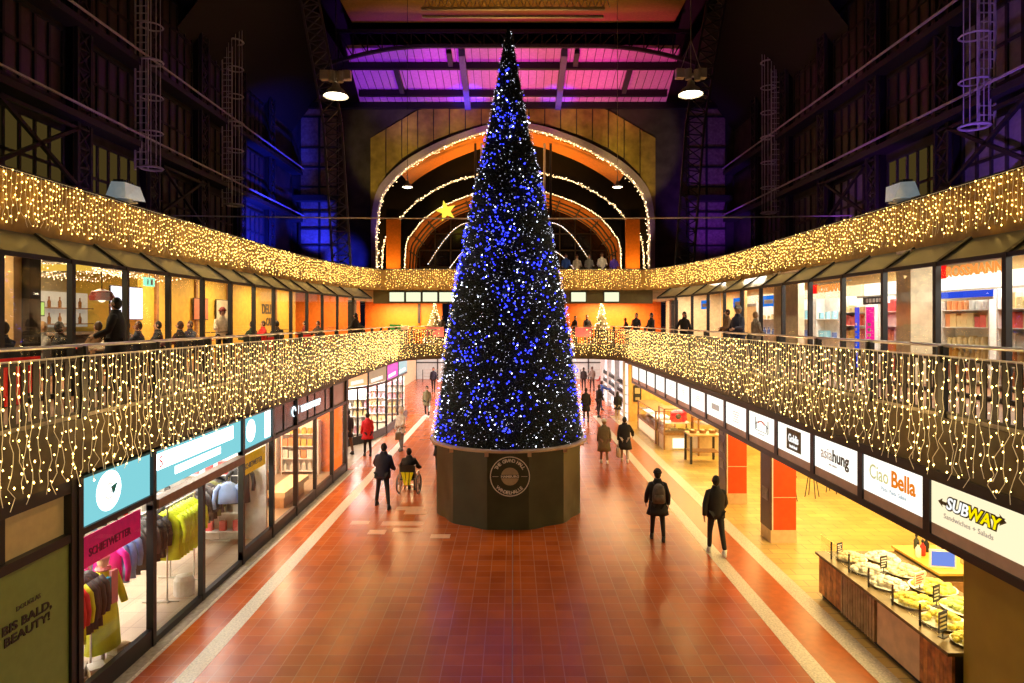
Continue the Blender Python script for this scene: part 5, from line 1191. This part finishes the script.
# ------------------------------------------------------------------ people
def skinmesh(name, nodes, edges, m_, parent, sub=1):
    me = bpy.data.meshes.new(name); me.from_pydata([n_[:3] for n_ in nodes], edges, []); me.materials.append((M.get(m_) or MATS[m_]) if isinstance(m_, str) else m_)
    o = bpy.data.objects.new(name, me); C.objects.link(o); o.parent = parent
    md = o.modifiers.new('Skin', 'SKIN'); md.use_smooth_shade = True; md.branch_smoothing = .3
    lay = me.skin_vertices[0].data
    for i, n_ in enumerate(nodes): lay[i].radius = (n_[3], n_[4] if len(n_) > 4 else n_[3]); lay[i].use_root = (i == 0)
    sb = o.modifiers.new('Sub', 'SUBSURF'); sb.levels = sub; sb.render_levels = sub
    return o
cloth = {}
def cm2(name, col, rough=.75): return mat('cloth_'+name, col, rough, var=.2, scale=14)
HP = {}
def person(label, x, y, z=0, rz=0, h=1.75, legs=(18, 0, -14, 12), arms=(20, 15, -15, 12), ab=(10, 10), top=None, coat=0, trouser=None, shoe='cl_black', hair='hairb', hat=None, hood=None, long_hair=False, sit=False, skin='skin', lean=0, fingers=True, bulk=1.0, face=True, inner=None, sp=0):
    t = thing('person', label, 'person', (x, y, z), rz, local=True); t.scale = (h/1.75,)*3
    tl = trouser or cm2('black', (.012, .012, .015))
    top = top or cm2('black', (.012, .012, .015))
    hipz = .92; J = {}
    if sit: legs = (82, 85, 80, 85)
    for k, s in ((0, -1), (1, 1)):
        a = math.radians(legs[k*2]); b = math.radians(legs[k*2]-legs[k*2+1]); H = Vector((s*.088, 0, 0)); K = H+Vector((s*.01+s*sp*.5, math.sin(a)*.43, -math.cos(a)*.43)); A = K+Vector((s*sp*.5, math.sin(b)*.42, -math.cos(b)*.42))
        J['h%d' % k] = H; J['k%d' % k] = K; J['a%d' % k] = A
    mn = min(J['a0'].z, J['a1'].z); dz = .085-mn
    for k in J: J[k] = J[k]+Vector((0, 0, dz))
    pz = J['h0'].z+.03; ln = math.radians(lean)
    def T(x_, z_, y_=0): # torso point: height above pelvis
        return Vector((x_, y_+math.sin(ln)*z_, pz+math.cos(ln)*z_))
    P0, P1, P2, P3, P4 = T(0, 0), T(0, .16), T(0, .36), T(0, .51, -.005), T(0, .58, .0); H1, H2, H3 = T(0, .64, .015), T(0, .715, .02), T(0, .785, .01)
    S = [T(-.16, .452), T(.16, .452)]; E = []; Wr = []; Pm = []; dirs = []
    for k, s in ((0, -1), (1, 1)):
        a = math.radians(arms[k*2]); e = math.radians(arms[k*2+1]); b = math.radians(ab[k])
        d1 = Vector((s*math.sin(b), math.sin(a)*math.cos(b), -math.cos(a)*math.cos(b))); d2 = Vector((s*math.sin(b)*.3-s*.12*math.sin(e), math.sin(a+e), -math.cos(a+e))).normalized()
        E.append(S[k]+d1*.29); Wr.append(E[k]+d2*.25); Pm.append(Wr[k]+d2*.07); dirs.append(d2)
    N = [(*P0, .13, .10), (*P1, .11, .085), (*P2, .13, .095), (*P3, .065, .06), (*P4, .05, .05), (*H1, .062, .07), (*H2, .076, .09), (*H3, .05, .06)]; Ed = [(i, i+1) for i in range(7)]
    def add(q, r, par, r2=None): N.append((*q, r, r2 or r)); Ed.append((par, len(N)-1)); return len(N)-1
    for k, s in ((0, -1), (1, 1)):
        i = add(S[k], .055, 2); i = add(E[k], .042, i); i = add(Wr[k], .026, i); i = add(Pm[k], .032, i, .02)
        if fingers:
            d = dirs[k]; side = Vector((0, 1, 0)) if abs(d.y) < .7 else Vector((0, 0, 1)); side = (side-d*side.dot(d)).normalized(); cur = Vector((-s, 0, 0))
            for f_, (o_, l_) in enumerate(((-.026, .058), (-.009, .07), (.009, .075), (.027, .066))):
                b0 = Pm[k]+d*.02+side*o_; j = len(N); N.append((*b0, .009, .009)); N.append((*(b0+d*l_*.55+cur*.008), .0085, .0085)); N.append((*(b0+d*l_*.9+cur*.03), .007, .007)); Ed.append((i, j)); Ed += [(j, j+1), (j+1, j+2)]
            th = Wr[k]+d*.03+side*.03; j = len(N); N.append((*th, .011, .011)); N.append((*(th+d*.035+side*.025+cur*.01), .009, .009)); Ed.append((i, j)); Ed.append((j, j+1))
        i = add(J['h%d' % k], .085, 0); i = add(J['k%d' % k], .052, i); i = add(J['a%d' % k], .036, i); i = add(J['a%d' % k]+Vector((0, .13, -.045)), .03, i)
    skinmesh('body', N, Ed, skin, t)
    # trousers
    N2 = [(*(P0+Vector((0, 0, .03))), .145*bulk, .115*bulk)]; Ed2 = []
    for k in (0, 1):
        b_ = len(N2); N2 += [(*J['h%d' % k], .1, .1), (*((J['h%d' % k]+J['k%d' % k])/2), .083, .085), (*J['k%d' % k], .064, .066), (*(J['a%d' % k]+Vector((0, 0, .03))), .05, .052)]; Ed2 += [(0, b_), (b_, b_+1), (b_+1, b_+2), (b_+2, b_+3)]
    skinmesh('trousers', N2, Ed2, tl, t)
    for k in (0, 1):
        A = J['a%d' % k]; m = MB(); m.loft([(A.x, A.y+.05, A.z-.085, .045, .135), (A.x, A.y+.05, A.z-.05, .047, .135), (A.x, A.y+.03, A.z-.015, .045, .09), (A.x, A.y, A.z+.05, .05, .055)], 12); m.build('shoe', shoe, t, smooth=True)
    # jacket
    bk = bulk*1.06; m = MB(); n_ = 16
    def rg(p, rx, ry): return (p.x, p.y, p.z, rx*bk, ry*bk)
    R_ = []
    if coat: q = T(0, -.1); R_ += [(q.x, q.y+(.05 if sit else 0), max(coat, .1), .225*bk, .175*bk), (q.x, q.y, (coat+q.z)/2, .205*bk, .16*bk)]
    R_ += [rg(T(0, -.12), .18, .14), rg(T(0, .0), .176, .138), rg(T(0, .14), .163, .13), rg(T(0, .3), .178, .132), rg(T(0, .41), .178, .122), rg(T(0, .47), .15, .105), rg(T(0, .52), .1, .085), rg(T(0, .56), .076, .074), rg(T(0, .6), .07, .07)]
    m.loft(R_, n_)
    for k in (0, 1):
        s_ = -1 if k == 0 else 1; a_ = S[k]; m.tube([a_+Vector((-s_*.05, 0, .02)), a_+Vector((s_*.0, 0, 0)), (a_+E[k])/2, E[k], (E[k]+Wr[k])/2, Wr[k]], .05, 10, rs=[.05*bk, .064*bk, .06*bk, .054*bk, .049*bk, .041*bk])
    m.build('coat' if coat else 'jacket', top, t, smooth=True)
    if inner: m = MB(); m.lathe([(.075, 0), (.085, .03), (.07, .07)], tuple(T(0, .5)), 12); m.build('scarf', inner, t, smooth=True)
    # head
    c = H2; 
    if hood: m = MB(); m.ball((c.x, c.y-.025, c.z+.0), .125, .125, .155, 14, 9); m.build('hood', hood, t, smooth=True)
    else:
        m = MB(); m.ball((c.x, c.y-.034, c.z+.005), .088, .09, .125, 14, 10)
        if long_hair: m.loft([(c.x, c.y-.06, c.z-.26, .07, .03), (c.x, c.y-.06, c.z-.12, .095, .055), (c.x, c.y-.035, c.z+.02, .092, .07)], 12)
        m.build('hair', hair, t, smooth=True)
    if hat: m = MB(); m.ball((c.x, c.y-.01, c.z+.04), .102, .114, .115, 14, 8, -.1); m.lathe([(.106, 0), (.112, .02), (.106, .05)], (c.x, c.y-.01, c.z+.02), 16, sy=1.1); m.build('hat', hat, t, smooth=True)
    if face:
        m = MB(); m.ball((c.x, c.y+.094, c.z-.02), .012, .02, .022, 8, 5); m.ball((c.x-.08, c.y, c.z-.01), .012, .022, .032, 8, 5); m.ball((c.x+.08, c.y, c.z-.01), .012, .022, .032, 8, 5); m.build('nose_and_ears', skin, t, smooth=True)
        for s in (-1, 1): MB().ball((c.x+s*.03, c.y+.083, c.z+.005), .011, .008, .008, 8, 5).build('eye', 'eye', t)
        MB().ball((c.x, c.y+.084, c.z-.055), .024, .009, .007, 8, 4).build('mouth', mat('lips', (.35, .1, .09), .5), t)
    HP[t.name] = [tuple(Pm[0]), tuple(Pm[1])]
    return t
def at(t, v):   # local -> world
    s = t.scale[0]; a = t.rotation_euler[2]; x, y, z = v[0]*s, v[1]*s, v[2]*s
    return (t.location[0]+x*math.cos(a)-y*math.sin(a), t.location[1]+x*math.sin(a)+y*math.cos(a), t.location[2]+z)
def handbag(t, k, label, m_, w=.16, h=.28, name='handbag'):
    p = at(t, HP[t.name][k]); b = thing(name, label, 'bag', (p[0], p[1], p[2]-.1-h-.12), t.rotation_euler[2], local=True)
    MB().loft([(0, 0, 0, w*.35, w*.95), (0, 0, h*.1, w*.45, w), (0, 0, h*.8, w*.42, w*.95), (0, 0, h, w*.3, w*.85)], 12).build('bag_body', m_, b, smooth=True)
    MB().tube([(0, -w*.5, h), (0, -w*.4, h+.14), (0, 0, h+.19), (0, w*.4, h+.14), (0, w*.5, h)], .01, 5).build('handle', m_, b)
K = cm2('black', (.012, .012, .015)); KB = cm2('navy', (.015, .017, .04)); OL = cm2('olive', (.16, .13, .06)); RD = cm2('red', (.62, .012, .02)); WH = cm2('offwhite', (.75, .68, .58)); GR = cm2('grey', (.2, .19, .18)); BL = cm2('blue', (.03, .1, .45)); BR = cm2('brown', (.2, .11, .05)); JN = cm2('jeans', (.03, .05, .11)); TQ = cm2('tights', (.25, .14, .09)); CR = cm2('cream', (.6, .5, .36)); MR = cm2('maroon', (.25, .03, .03))
G = []
p1 = person('person in a dark puffer jacket and black trousers pushing the wheelchair', -3.83, 18.9, 0, -.1, 1.84, (14, 4, -14, 4), (35, 25, 5, 60), (26, 16), KB, 0, K, 'cl_black', 'hairk', lean=10, bulk=1.22, sp=.14)
p16 = person('person in a black jacket and trousers walking on the pale stripe at the right', 4.78, 15.15, 0, -.05, 1.8, (12, 14, -14, 10), (-14, 8, 18, 30), (20, 16), K, 0, K, 'white', 'hairk', bulk=1.1, sp=.03)
p17 = person('person in a dark parka and cap wearing a grey backpack', 3.62, 16.1, 0, -.1, 1.72, (9, 4, -10, 6), (8, 20, -6, 25), (20, 20), K, .66, K, 'cl_black', 'hairk', hat=K, bulk=1.2, sp=.03)
b = thing('backpack', 'grey backpack worn by the person in the dark parka', 'backpack', at(p17, (0, -.24, 0)), -.1, local=True)
MB().loft([(0, 0, .98, .13, .07), (0, 0, 1.0, .16, .09), (0, 0, 1.25, .155, .1), (0, 0, 1.4, .12, .08), (0, .02, 1.45, .06, .04)], 14).build('bag_body', cm2('pack', (.14, .12, .10)), b, smooth=True)
MB().loft([(0, -.09, 1.02, .12, .03), (0, -.1, 1.12, .12, .04), (0, -.095, 1.2, .11, .02)], 12).build('front_pocket', 'cloth_pack', b, smooth=True)
for s in (-1, 1): MB().tube([(s*.1, .02, 1.42), (s*.12, .16, 1.44), (s*.12, .3, 1.3), (s*.13, .12, 1.0)], .018, 5).build('strap', K, b); MB().tube([(s*.15, 0, 1.0), (s*.22, 0, .86), (s*.2, 0, .72)], .012, 4).build('loose_strap', K, b)
p15 = person('person in an olive knee-length coat and white hat walking beside the black coat', 3.5, 24.7, 0, .05, 1.66, (10, 6, -8, 8), (6, 12, -6, 15), (12, 12), OL, .5, TQ, 'white', 'hairg', hat=WH, bulk=1.2)
p16b = person('person in a black knee-length coat with one arm out, walking with the olive coat', 4.32, 24.9, 0, -.1, 1.72, (12, 6, -12, 8), (-10, 12, 22, 25), (14, 32), K, .52, cm2('paletights', (.5, .4, .35)), 'white', 'hairk', bulk=1.25)
handbag(p16b, 0, 'pale shoulder bag carried by the person in the black knee-length coat', CR, .22, .36)
p3 = person('person in a long black jacket standing at the recessed left shop entrance', -6.75, 26.3, 0, .9, 1.8, (6, 2, -10, 4), (10, 20, -5, 15), (8, 8), K, .7, BR, 'cl_black', 'hairk')
p4 = person('person in a bright red hooded coat facing the left shop window', -5.88, 26.0, 0, .5, 1.72, (5, 2, -5, 4), (5, 30, 0, 25), (10, 10), RD, .72, K, 'cl_black', 'hairk', bulk=1.1)
p5 = person('person in an off-white hooded coat and grey trousers near the left shops', -4.72, 27.1, 0, 2.6, 1.76, (5, 2, -6, 4), (15, 60, 5, 10), (8, 12), WH, .75, GR, 'cl_grey', 'hairg', hood=WH)
handbag(p5, 0, 'grey-brown handbag carried by the person in the off-white coat', cm2('taupe', (.2, .16, .1)), .18, .3)
p6 = person('person with a maroon top and olive jacket walking left of the tree, far off', -4.84, 36.2, 0, pi, 1.75, (10, 4, -10, 6), (8, 40, -6, 20), (10, 10), OL, .7, K, 'white', 'hairk', inner=MR, fingers=False)
handbag(p6, 0, 'white carrier bag held by the far person in the olive jacket', 'white', .16, .3)
p7 = person('far person in a navy jacket with pale stripes walking left of the tree', -6.1, 49.3, 0, pi, 1.85, (14, 4, -14, 6), (15, 20, -10, 20), (12, 12), KB, 0, K, 'cl_black', 'hairk', inner='white', fingers=False)
p7b = person('person in a dark coat at the far end just left of the tree', -4.9, 47.5, 0, 0, 1.7, (8, 2, -8, 4), (5, 10, -5, 10), (8, 8), K, .6, K, 'cl_black', 'hairk', fingers=False)
p8 = person('person in black half hidden behind the left edge of the pedestal', -2.72, 23.6, 0, 0, 1.55, (5, 2, -6, 4), (15, 45, 5, 40), (16, 12), K, .6, K, 'cl_black', 'hairk', fingers=False)
p9 = person('person in a black coat and trousers walking close to the right edge of the tree', 3.95, 34.8, 0, 0, 1.8, (9, 4, -10, 6), (8, 10, -6, 12), (10, 10), K, .55, K, 'cl_black', 'hairk', fingers=False)
p10 = person('person in a black jacket standing on the right stripe facing the showcase', 4.85, 36.4, 0, -.9, 1.8, (6, 2, -7, 4), (10, 20, 0, 40), (10, 10), K, 0, K, 'cl_black', 'hairb', lean=4, fingers=False)
p11 = person('person in a blue jacket and jeans reaching towards the white showcase', 5.3, 39.0, 0, -1.2, 1.8, (12, 4, -20, 6), (10, 20, 70, 10), (10, 14), BL, 0, JN, 'cl_grey', 'hairb', lean=8, fingers=False)
p12 = person('person in a black jacket and pale trousers at the near end of the white showcase', 5.62, 34.6, 0, -.4, 1.62, (4, 2, -5, 4), (10, 30, 5, 30), (8, 8), K, .75, CR, 'white', 'hairk', long_hair=True, fingers=False)
p13 = person('far person in black beside the grey jacket, right of the tree', 5.55, 50.5, 0, 0, 1.75, (8, 4, -8, 4), (8, 10, -8, 12), (10, 10), K, 0, K, 'cl_black', 'hairk', fingers=False)
p13b = person('far person in a patterned grey jacket, right of the tree', 6.15, 50.0, 0, .3, 1.85, (8, 4, -8, 4), (12, 60, 10, 40), (16, 16), GR, 0, K, 'cl_black', 'hairk', fingers=False)
p14 = person('person in a maroon and white jacket beyond the blue jacket', 6.5, 47.0, 0, .6, 1.7, (8, 4, -8, 4), (20, 60, 20, 40), (14, 14), MR, 0, GR, 'white', 'hairg', inner='white', fingers=False)
# wheelchair
wc = thing('wheelchair', 'wheelchair with large side wheels and a yellow striped back', 'wheelchair', (-3.3, 20.4, 0), -.08, local=True)
for s in (-1, 1):
    w_ = MB(); w_.tube([(s*.31, .30*math.cos(a*pi/16), .31+.30*math.sin(a*pi/16)) for a in range(33)], .018, 6); w_.tube([(s*.345, .27*math.cos(a*pi/16), .31+.27*math.sin(a*pi/16)) for a in range(33)], .009, 5)
    o = w_.build('large_wheel', mat('tyre', (.12, .11, .1), .5), wc)
    sp = MB(); [sp.tube([(s*.31, 0, .31), (s*.31, .3*math.cos(a*pi/8), .31+.3*math.sin(a*pi/8))], .004, 3) for a in range(16)]; sp.tube([(s*.27, 0, .31), (s*.36, 0, .31)], .03, 8); sp.build('spokes', 'steel', o)
    c_ = MB(); c_.tube([(s*.24, .45+.08*math.cos(a*pi/8), .09+.08*math.sin(a*pi/8)) for a in range(17)], .015, 5); c_.build('front_wheel', 'tyre', wc)
    f = MB(); f.tube([(s*.25, -.2, .95), (s*.25, -.2, .4), (s*.25, -.1, .2), (s*.25, .45, .2), (s*.24, .5, .5)], .014, 6); f.tube([(s*.25, -.2, .95), (s*.25, -.32, .96)], .018, 6); f.tube([(s*.26, -.15, .68), (s*.26, .25, .68), (s*.26, .3, .48)], .016, 6); f.build('frame', 'steel', wc)
MB().box(-.24, .24, -.2, .28, .46, .5).build('seat', 'black', wc); MB().box(-.24, .24, -.22, -.19, .72, .94).build('backrest', 'black', wc)
for k in range(3): MB().add([(-.2+k*.14, -.235, .72), (-.09+k*.14, -.235, .72), (-.04+k*.06, -.24, .32), (-.1+k*.08, -.24, .32), (-.2+k*.14, -.21, .72), (-.09+k*.14, -.21, .72), (-.04+k*.06, -.2, .32), (-.1+k*.08, -.2, .32)], [(0, 1, 2, 3), (7, 6, 5, 4), (0, 4, 5, 1), (1, 5, 6, 2), (2, 6, 7, 3), (3, 7, 4, 0)]).build('yellow_stripe', mat('hivis', (.85, .75, .02), .5, emit=(1, .9, 0), es=.1), wc)
MB().box(-.22, .22, .45, .62, .12, .14).build('footrest', 'steel', wc)
p2 = person('person in a dark jacket with a grey hood sitting in the wheelchair', -3.3, 20.42, 0, -.08, 1.72, sit=True, top=K, trouser=K, hair='hairk', arms=(25, 50, 25, 50), ab=(24, 24), inner=GR, bulk=1.2)
p2.location.z += .02
# gallery visitors, left cafe
LXC = -9.15
def yx(px, X): return abs(X)*F/abs(px-PX)
cafe = [(3, 'navy jumper at the near left edge', KB, 'hairb', 1.4), (42, 'grey top with reddish hair', GR, 'hairg', 2.8), (60, 'black top with dark hair', K, 'hairk', -.6), (98, 'orange-brown top', BR, 'hairb', 1.2), (112, 'cream jumper', CR, 'hairb', 2.5), (126, 'grey hooded jumper', GR, 'hairk', 1.4), (138, 'navy jacket', KB, 'hairb', 1.6), (158, 'black coat', K, 'hairk', 2.2),
        (180, 'black padded coat', K, 'hairk', 1.5), (190, 'blue scarf and dark coat', KB, 'hairb', 2.9), (252, 'dark green jacket', cm2('green', (.03, .06, .03)), 'hairk', 1.2), (263, 'red and black jacket', RD, 'hairb', 2.4), (277, 'black jumper', K, 'hairk', .4), (305, 'maroon jacket', MR, 'hairk', 1.7), (318, 'black blazer', K, 'hairb', 2.7)]
for i, (px, ds, m_, hr, rz) in enumerate(cafe):
    X = LXC-.85*(i % 2); y = yx(px, X)
    if i > 9: X = X+.35*(i-9)*.3; y = yx(px, X)
    person('person in a %s sitting in the left gallery cafe' % ds if 'edge' not in ds else 'person in a navy jumper sitting at the near left edge of the cafe', X, y, 4.05, rz, 1.72, sit=True, top=m_, hair=hr, fingers=False, arms=(30, 60, 35, 55), ab=(12, 12), trouser=K)
    chair(X, y-.0, rz, 'dark cafe chair under the person in a %s' % ds)
    TREES.clear()
person('tall person in black with a pale collar standing in the left cafe', -8.15, yx(116, -8.15), 4.05, 1.9, 1.86, (3, 0, -3, 0), (15, 50, 20, 40), (22, 14), K, .7, K, hair='hairk', inner='white', bulk=1.15, fingers=False)
person('standing waiter in a cream shirt and dark red cap in the left cafe', -9.0, yx(222, -9.0), 4.05, -2.6, 1.78, (3, 0, -3, 0), (25, 40, 30, 60), (10, 10), CR, 0, K, hat=MR, fingers=False, lean=8)
person('person in black standing at the far end of the left gallery', -7.0, 28.6, 4.05, 1.2, 1.72, (3, 0, -3, 0), (15, 50, 20, 40), (16, 14), K, .6, K, hair='hairk', fingers=False)
person('person in a dark coat stooping beside the far left gallery corner', -7.4, 30.6, 4.05, .6, 1.6, (3, 0, -3, 0), (15, 50, 20, 40), (16, 14), K, .6, K, hair='hairk', fingers=False, lean=12)
# right gallery
person('person in black with long dark hair walking along the right gallery', 7.3, 27.4, 4.05, 2.4, 1.78, (14, 6, -14, 6), (-18, 10, 22, 25), (10, 22), K, .55, K, hair='hairk', long_hair=True, inner=GR)
person('person in a dark jacket with a grey cap standing on the right gallery', 7.0, 20.0, 4.05, 1.9, 1.84, (4, 0, -4, 0), (20, 60, 10, 40), (20, 14), KB, .75, JN, hair='hairg', hat=GR, bulk=1.2)
person('person in a brown jacket behind the dark jacket on the right gallery', 8.0, 24.0, 4.05, 1.6, 1.8, (4, 0, -4, 0), (20, 60, 10, 40), (12, 12), BR, .6, K, hair='hairb', fingers=False)
person('person in a grey-brown coat facing the drugstore glass on the right gallery', 8.0, 21.2, 4.05, -1.4, 1.68, (4, 0, -4, 0), (20, 60, 10, 40), (12, 12), cm2('greybrown', (.22, .17, .12)), .6, GR, hair='hairg', fingers=False)
person('person in a black coat at the far right gallery corner, nearest of three', 6.8, 31.6, 4.05, 2.0, 1.76, (4, 0, -4, 0), (20, 60, 10, 50), (18, 16), K, .6, K, hair='hairk', fingers=False)
person('person in a black coat at the far right gallery corner, the middle of three', 6.6, 34.4, 4.05, 2.6, 1.78, (4, 0, -4, 0), (20, 60, 10, 40), (18, 14), K, .6, K, hair='hairk', inner=GR, fingers=False)
person('person stooping in black at the far right gallery corner, leftmost of three', 6.55, 36.8, 4.05, 1.2, 1.55, (4, 0, -4, 0), (20, 60, 10, 40), (18, 14), K, .6, K, hair='hairb', fingers=False, lean=12)
person('person in black standing on the far gallery right beside the big tree', 3.7, 38.3, 4.05, 2.2, 1.66, (4, 0, -4, 0), (20, 60, 10, 40), (14, 14), K, .6, K, hair='hairk', fingers=False)
person('person in dark clothes on the far gallery beside the small right christmas tree', 4.45, 38.6, 4.05, 3.4, 1.72, (4, 0, -4, 0), (20, 60, 10, 40), (14, 14), K, .6, K, hair='hairk', fingers=False)
person('person in dark clothes on the far gallery just left of the big tree', -4.2, 38.2, 4.05, 2.8, 1.66, (4, 0, -4, 0), (20, 60, 10, 40), (14, 14), K, .6, K, hair='hairk', fingers=False)
# terrace visitors under the arch
for px, nm, m_, hd_, hh in ((566, 'blue', BL, None, 1.72), (577, 'beige', CR, None, 1.68), (589, 'grey', GR, None, 1.7), (602, 'cream', WH, None, 1.8), (614, 'purple-blue', cm2('violet', (.1, .04, .5)), None, 1.66)):
    yv = 35.7; person('person in a %s jacket looking over the far parapet under the arch' % nm, (px-PX)*yv/F, yv, 7.4, pi, hh, (2, 0, -2, 0), (20, 60, 10, 60), (14, 14), m_, 0, K, hair='hairb', fingers=False, face=True)
# ------------------------------------------------------------------ lights
W1 = (1, .62, .28); W2 = (1, .78, .5)
light('AREA', (7.0, 10.8, 3.0), 95, (1, .78, .4), size=1.2, sy=3)
for y in (9.8, 12.6, 15.3): light('AREA', (-8.2, y, 3.26), 190, (1, .9, .78), size=2, sy=1.6)
for y in (17.5, 20.8): light('AREA', (-8.0, y, 3.26), 230, (1, .72, .42), size=2, sy=1.6)
light('AREA', (-7.6, 25.6, 3.26), 140, (1, .85, .7), size=1.5, sy=2)
for y in (29.8, 33, 36.2): light('AREA', (-8.0, y, 3.26), 380, (1, .9, .8), size=2, sy=1.6)
for y, p in ((10.5, 170), (14, 170), (18, 170), (22, 170), (26, 210), (30, 230), (33.5, 160)): light('AREA', (8.2, y, 3.26), p, (1, .69, .24), size=3.4, sy=2)
for y, p in ((12, 120), (18, 120), (26, 120)): light('AREA', (11.6, y, 3.26), p, (1, .68, .2), size=3, sy=2)
for y in (47, 52, 57): light('AREA', (0, y, 3.36), 800, (1, .78, .68), size=12, sy=2.5)
for y in (39.5, 42.5): light('AREA', (0, y, 3.26), 650, (1, .76, .64), size=9, sy=1.5)
for y in (8, 12, 16): light('AREA', (-10.8, y, 7.08), 150, (1, .78, .45), size=1.5, sy=1.5)
for y in (20, 24, 28, 32): light('AREA', (-9.9, y, 7.08), 130, (1, .74, .38), size=1.5, sy=1.5)
for y in (8, 12, 16, 20): light('AREA', (10.2, y, 7.08), 210, (1, .93, .78), size=2, sy=2)
for y in (24, 28, 32): light('AREA', (9.8, y, 7.08), 130, (1, .86, .66), size=2, sy=2)
light('AREA', (-10.5, 36.5, 7.0), 160, (1, .7, .35), size=2, sy=1.5); light('AREA', (10.5, 36.5, 7.0), 160, (1, .8, .55), size=2, sy=1.5)
light('AREA', (-6.5, 38.6, 6.55), 380, (1, .62, .3), size=3, sy=1); light('AREA', (6, 38.6, 6.55), 380, (1, .62, .3), size=3, sy=1)
# glow of the bulb curtains: added point lights off the curtains stand in for the bulbs
for s in (-1, 1):
    for k in range(9):
        y = 6.5+k*3.2; light('POINT', (s*5.2, y, 4.25), 32, (1, .62, .22), size=.06); 
    for k in range(8):
        y = 8+k*3.4; xx = abs(x_at(BAND, y)); light('POINT', (s*(xx-.5), y, 7.9), 1.6, (1, .62, .22), size=.06)
for x in (-4, 0, 4): light('POINT', (x, 35.9, 4.2), 14, (1, .62, .22), size=.06); light('POINT', (x, 34.3, 7.8), 3, (1, .62, .22), size=.06)
# coloured stage spots of the hall
def spot(p, tgt, pw, col, ang, bl=.7, r=.12): return light('SPOT', p, pw, col, tgt, r, spot=ang, blend=bl)
spot((-8, 37.5, 9), (-7, 42.8, 22), 4600, (.3, .01, 1), 46); spot((-3, 37.5, 9), (-2.5, 42.6, 22), 4200, (.75, .01, .8), 42)
spot((3, 37.5, 9), (3, 42.4, 22), 4200, (.95, .02, .45), 44); spot((8, 37.5, 9), (7.5, 42.4, 22), 3800, (.9, .07, .35), 46)
spot((-3.2, 43.5, 17), (-3.2, 44.8, 21), 2200, (.02, .03, 1), 40); spot((3.2, 43.5, 17), (3.2, 44.8, 21), 900, (.02, .03, 1), 40)
spot((-12.0, 36.5, 8), (-15.8, 39.5, 12.5), 9000, (.02, .03, 1), 62); spot((-12.5, 43, 8), (-14.6, 46, 13), 5000, (.02, .03, 1), 40); spot((-11.4, 42, 8), (-11.9, 46, 9.8), 2600, (.02, .03, 1), 42)
spot((-13, 22, 8), (-15.8, 26, 14), 200, (.4, .12, .6), 90)
spot((13.5, 40, 8), (14.2, 46, 15), 1300, (.22, .03, .8), 60); spot((13.2, 24, 8.2), (15.8, 27.5, 11), 500, (.45, .08, .9), 70); spot((13, 17, 8.2), (15.8, 20, 12.5), 700, (.28, .1, .9), 80)
for x_ in (-9, -5.5, -2, 2, 5.5, 9): spot((x_*.9, 36.3, 8.6), (x_, 46, 17.3+.15*(9-abs(x_))), 2100, (1, .68, .2), 27, .5)
for x in (-9, 9): spot((x*.985, 45.2, 9), (x*.985, 46, 16), 700, (.35, .15, .9) if x < 0 else (.7, .4, .5), 50)
spot((0, 47.4, 9), (0, 47.8, 18.5), 3500, (1, .42, .06), 100); spot((-9.8, 50, 8.6), (-9.6, 51.8, 11.5), 500, (1, .45, .08), 70); spot((9.8, 50, 8.6), (9.6, 51.8, 11.5), 500, (1, .45, .08), 70)
light('AREA', (0, 58.5, 8), 700, (1, .5, .12), (0, 58.6, 20), size=10, sy=2)
spot((0, 33, 12), (0, 38, 24), 420, (1, .7, .3), 80)
# ------------------------------------------------------------------ world, camera, colour
w_ = bpy.data.worlds.new('World'); bpy.context.scene.world = w_; w_.use_nodes = True
w_.node_tree.nodes['Background'].inputs[0].default_value = (.03, .03, .06, 1); w_.node_tree.nodes['Background'].inputs[1].default_value = .12
cam = bpy.data.cameras.new('Camera'); co = bpy.data.objects.new('Camera', cam); C.objects.link(co); co.location = (0, 0, EYE); co.rotation_euler = (pi/2, 0, 0)
cam.sensor_width = 36; cam.lens = 36*F/1024; cam.shift_x = (512-PX)/1024; cam.shift_y = -(341.5-PY)/1024; cam.clip_end = 200
sc = bpy.context.scene; sc.camera = co
sc.view_settings.view_transform = 'Standard'; sc.view_settings.look = 'None'; sc.view_settings.gamma = 1; sc.view_settings.exposure = .18; sc.view_settings.use_curve_mapping = False
sc.cycles.use_denoising = True; sc.cycles.max_bounces = 6; sc.cycles.diffuse_bounces = 3; sc.cycles.glossy_bounces = 3; sc.cycles.transparent_max_bounces = 12
sc.cycles.sample_clamp_indirect = 3; sc.cycles.use_light_tree = True; sc.cycles.caustics_reflective = False; sc.cycles.caustics_refractive = False
for o in bpy.data.objects:
    for k in ('_org', '_h'):
        if k in o: del o[k]
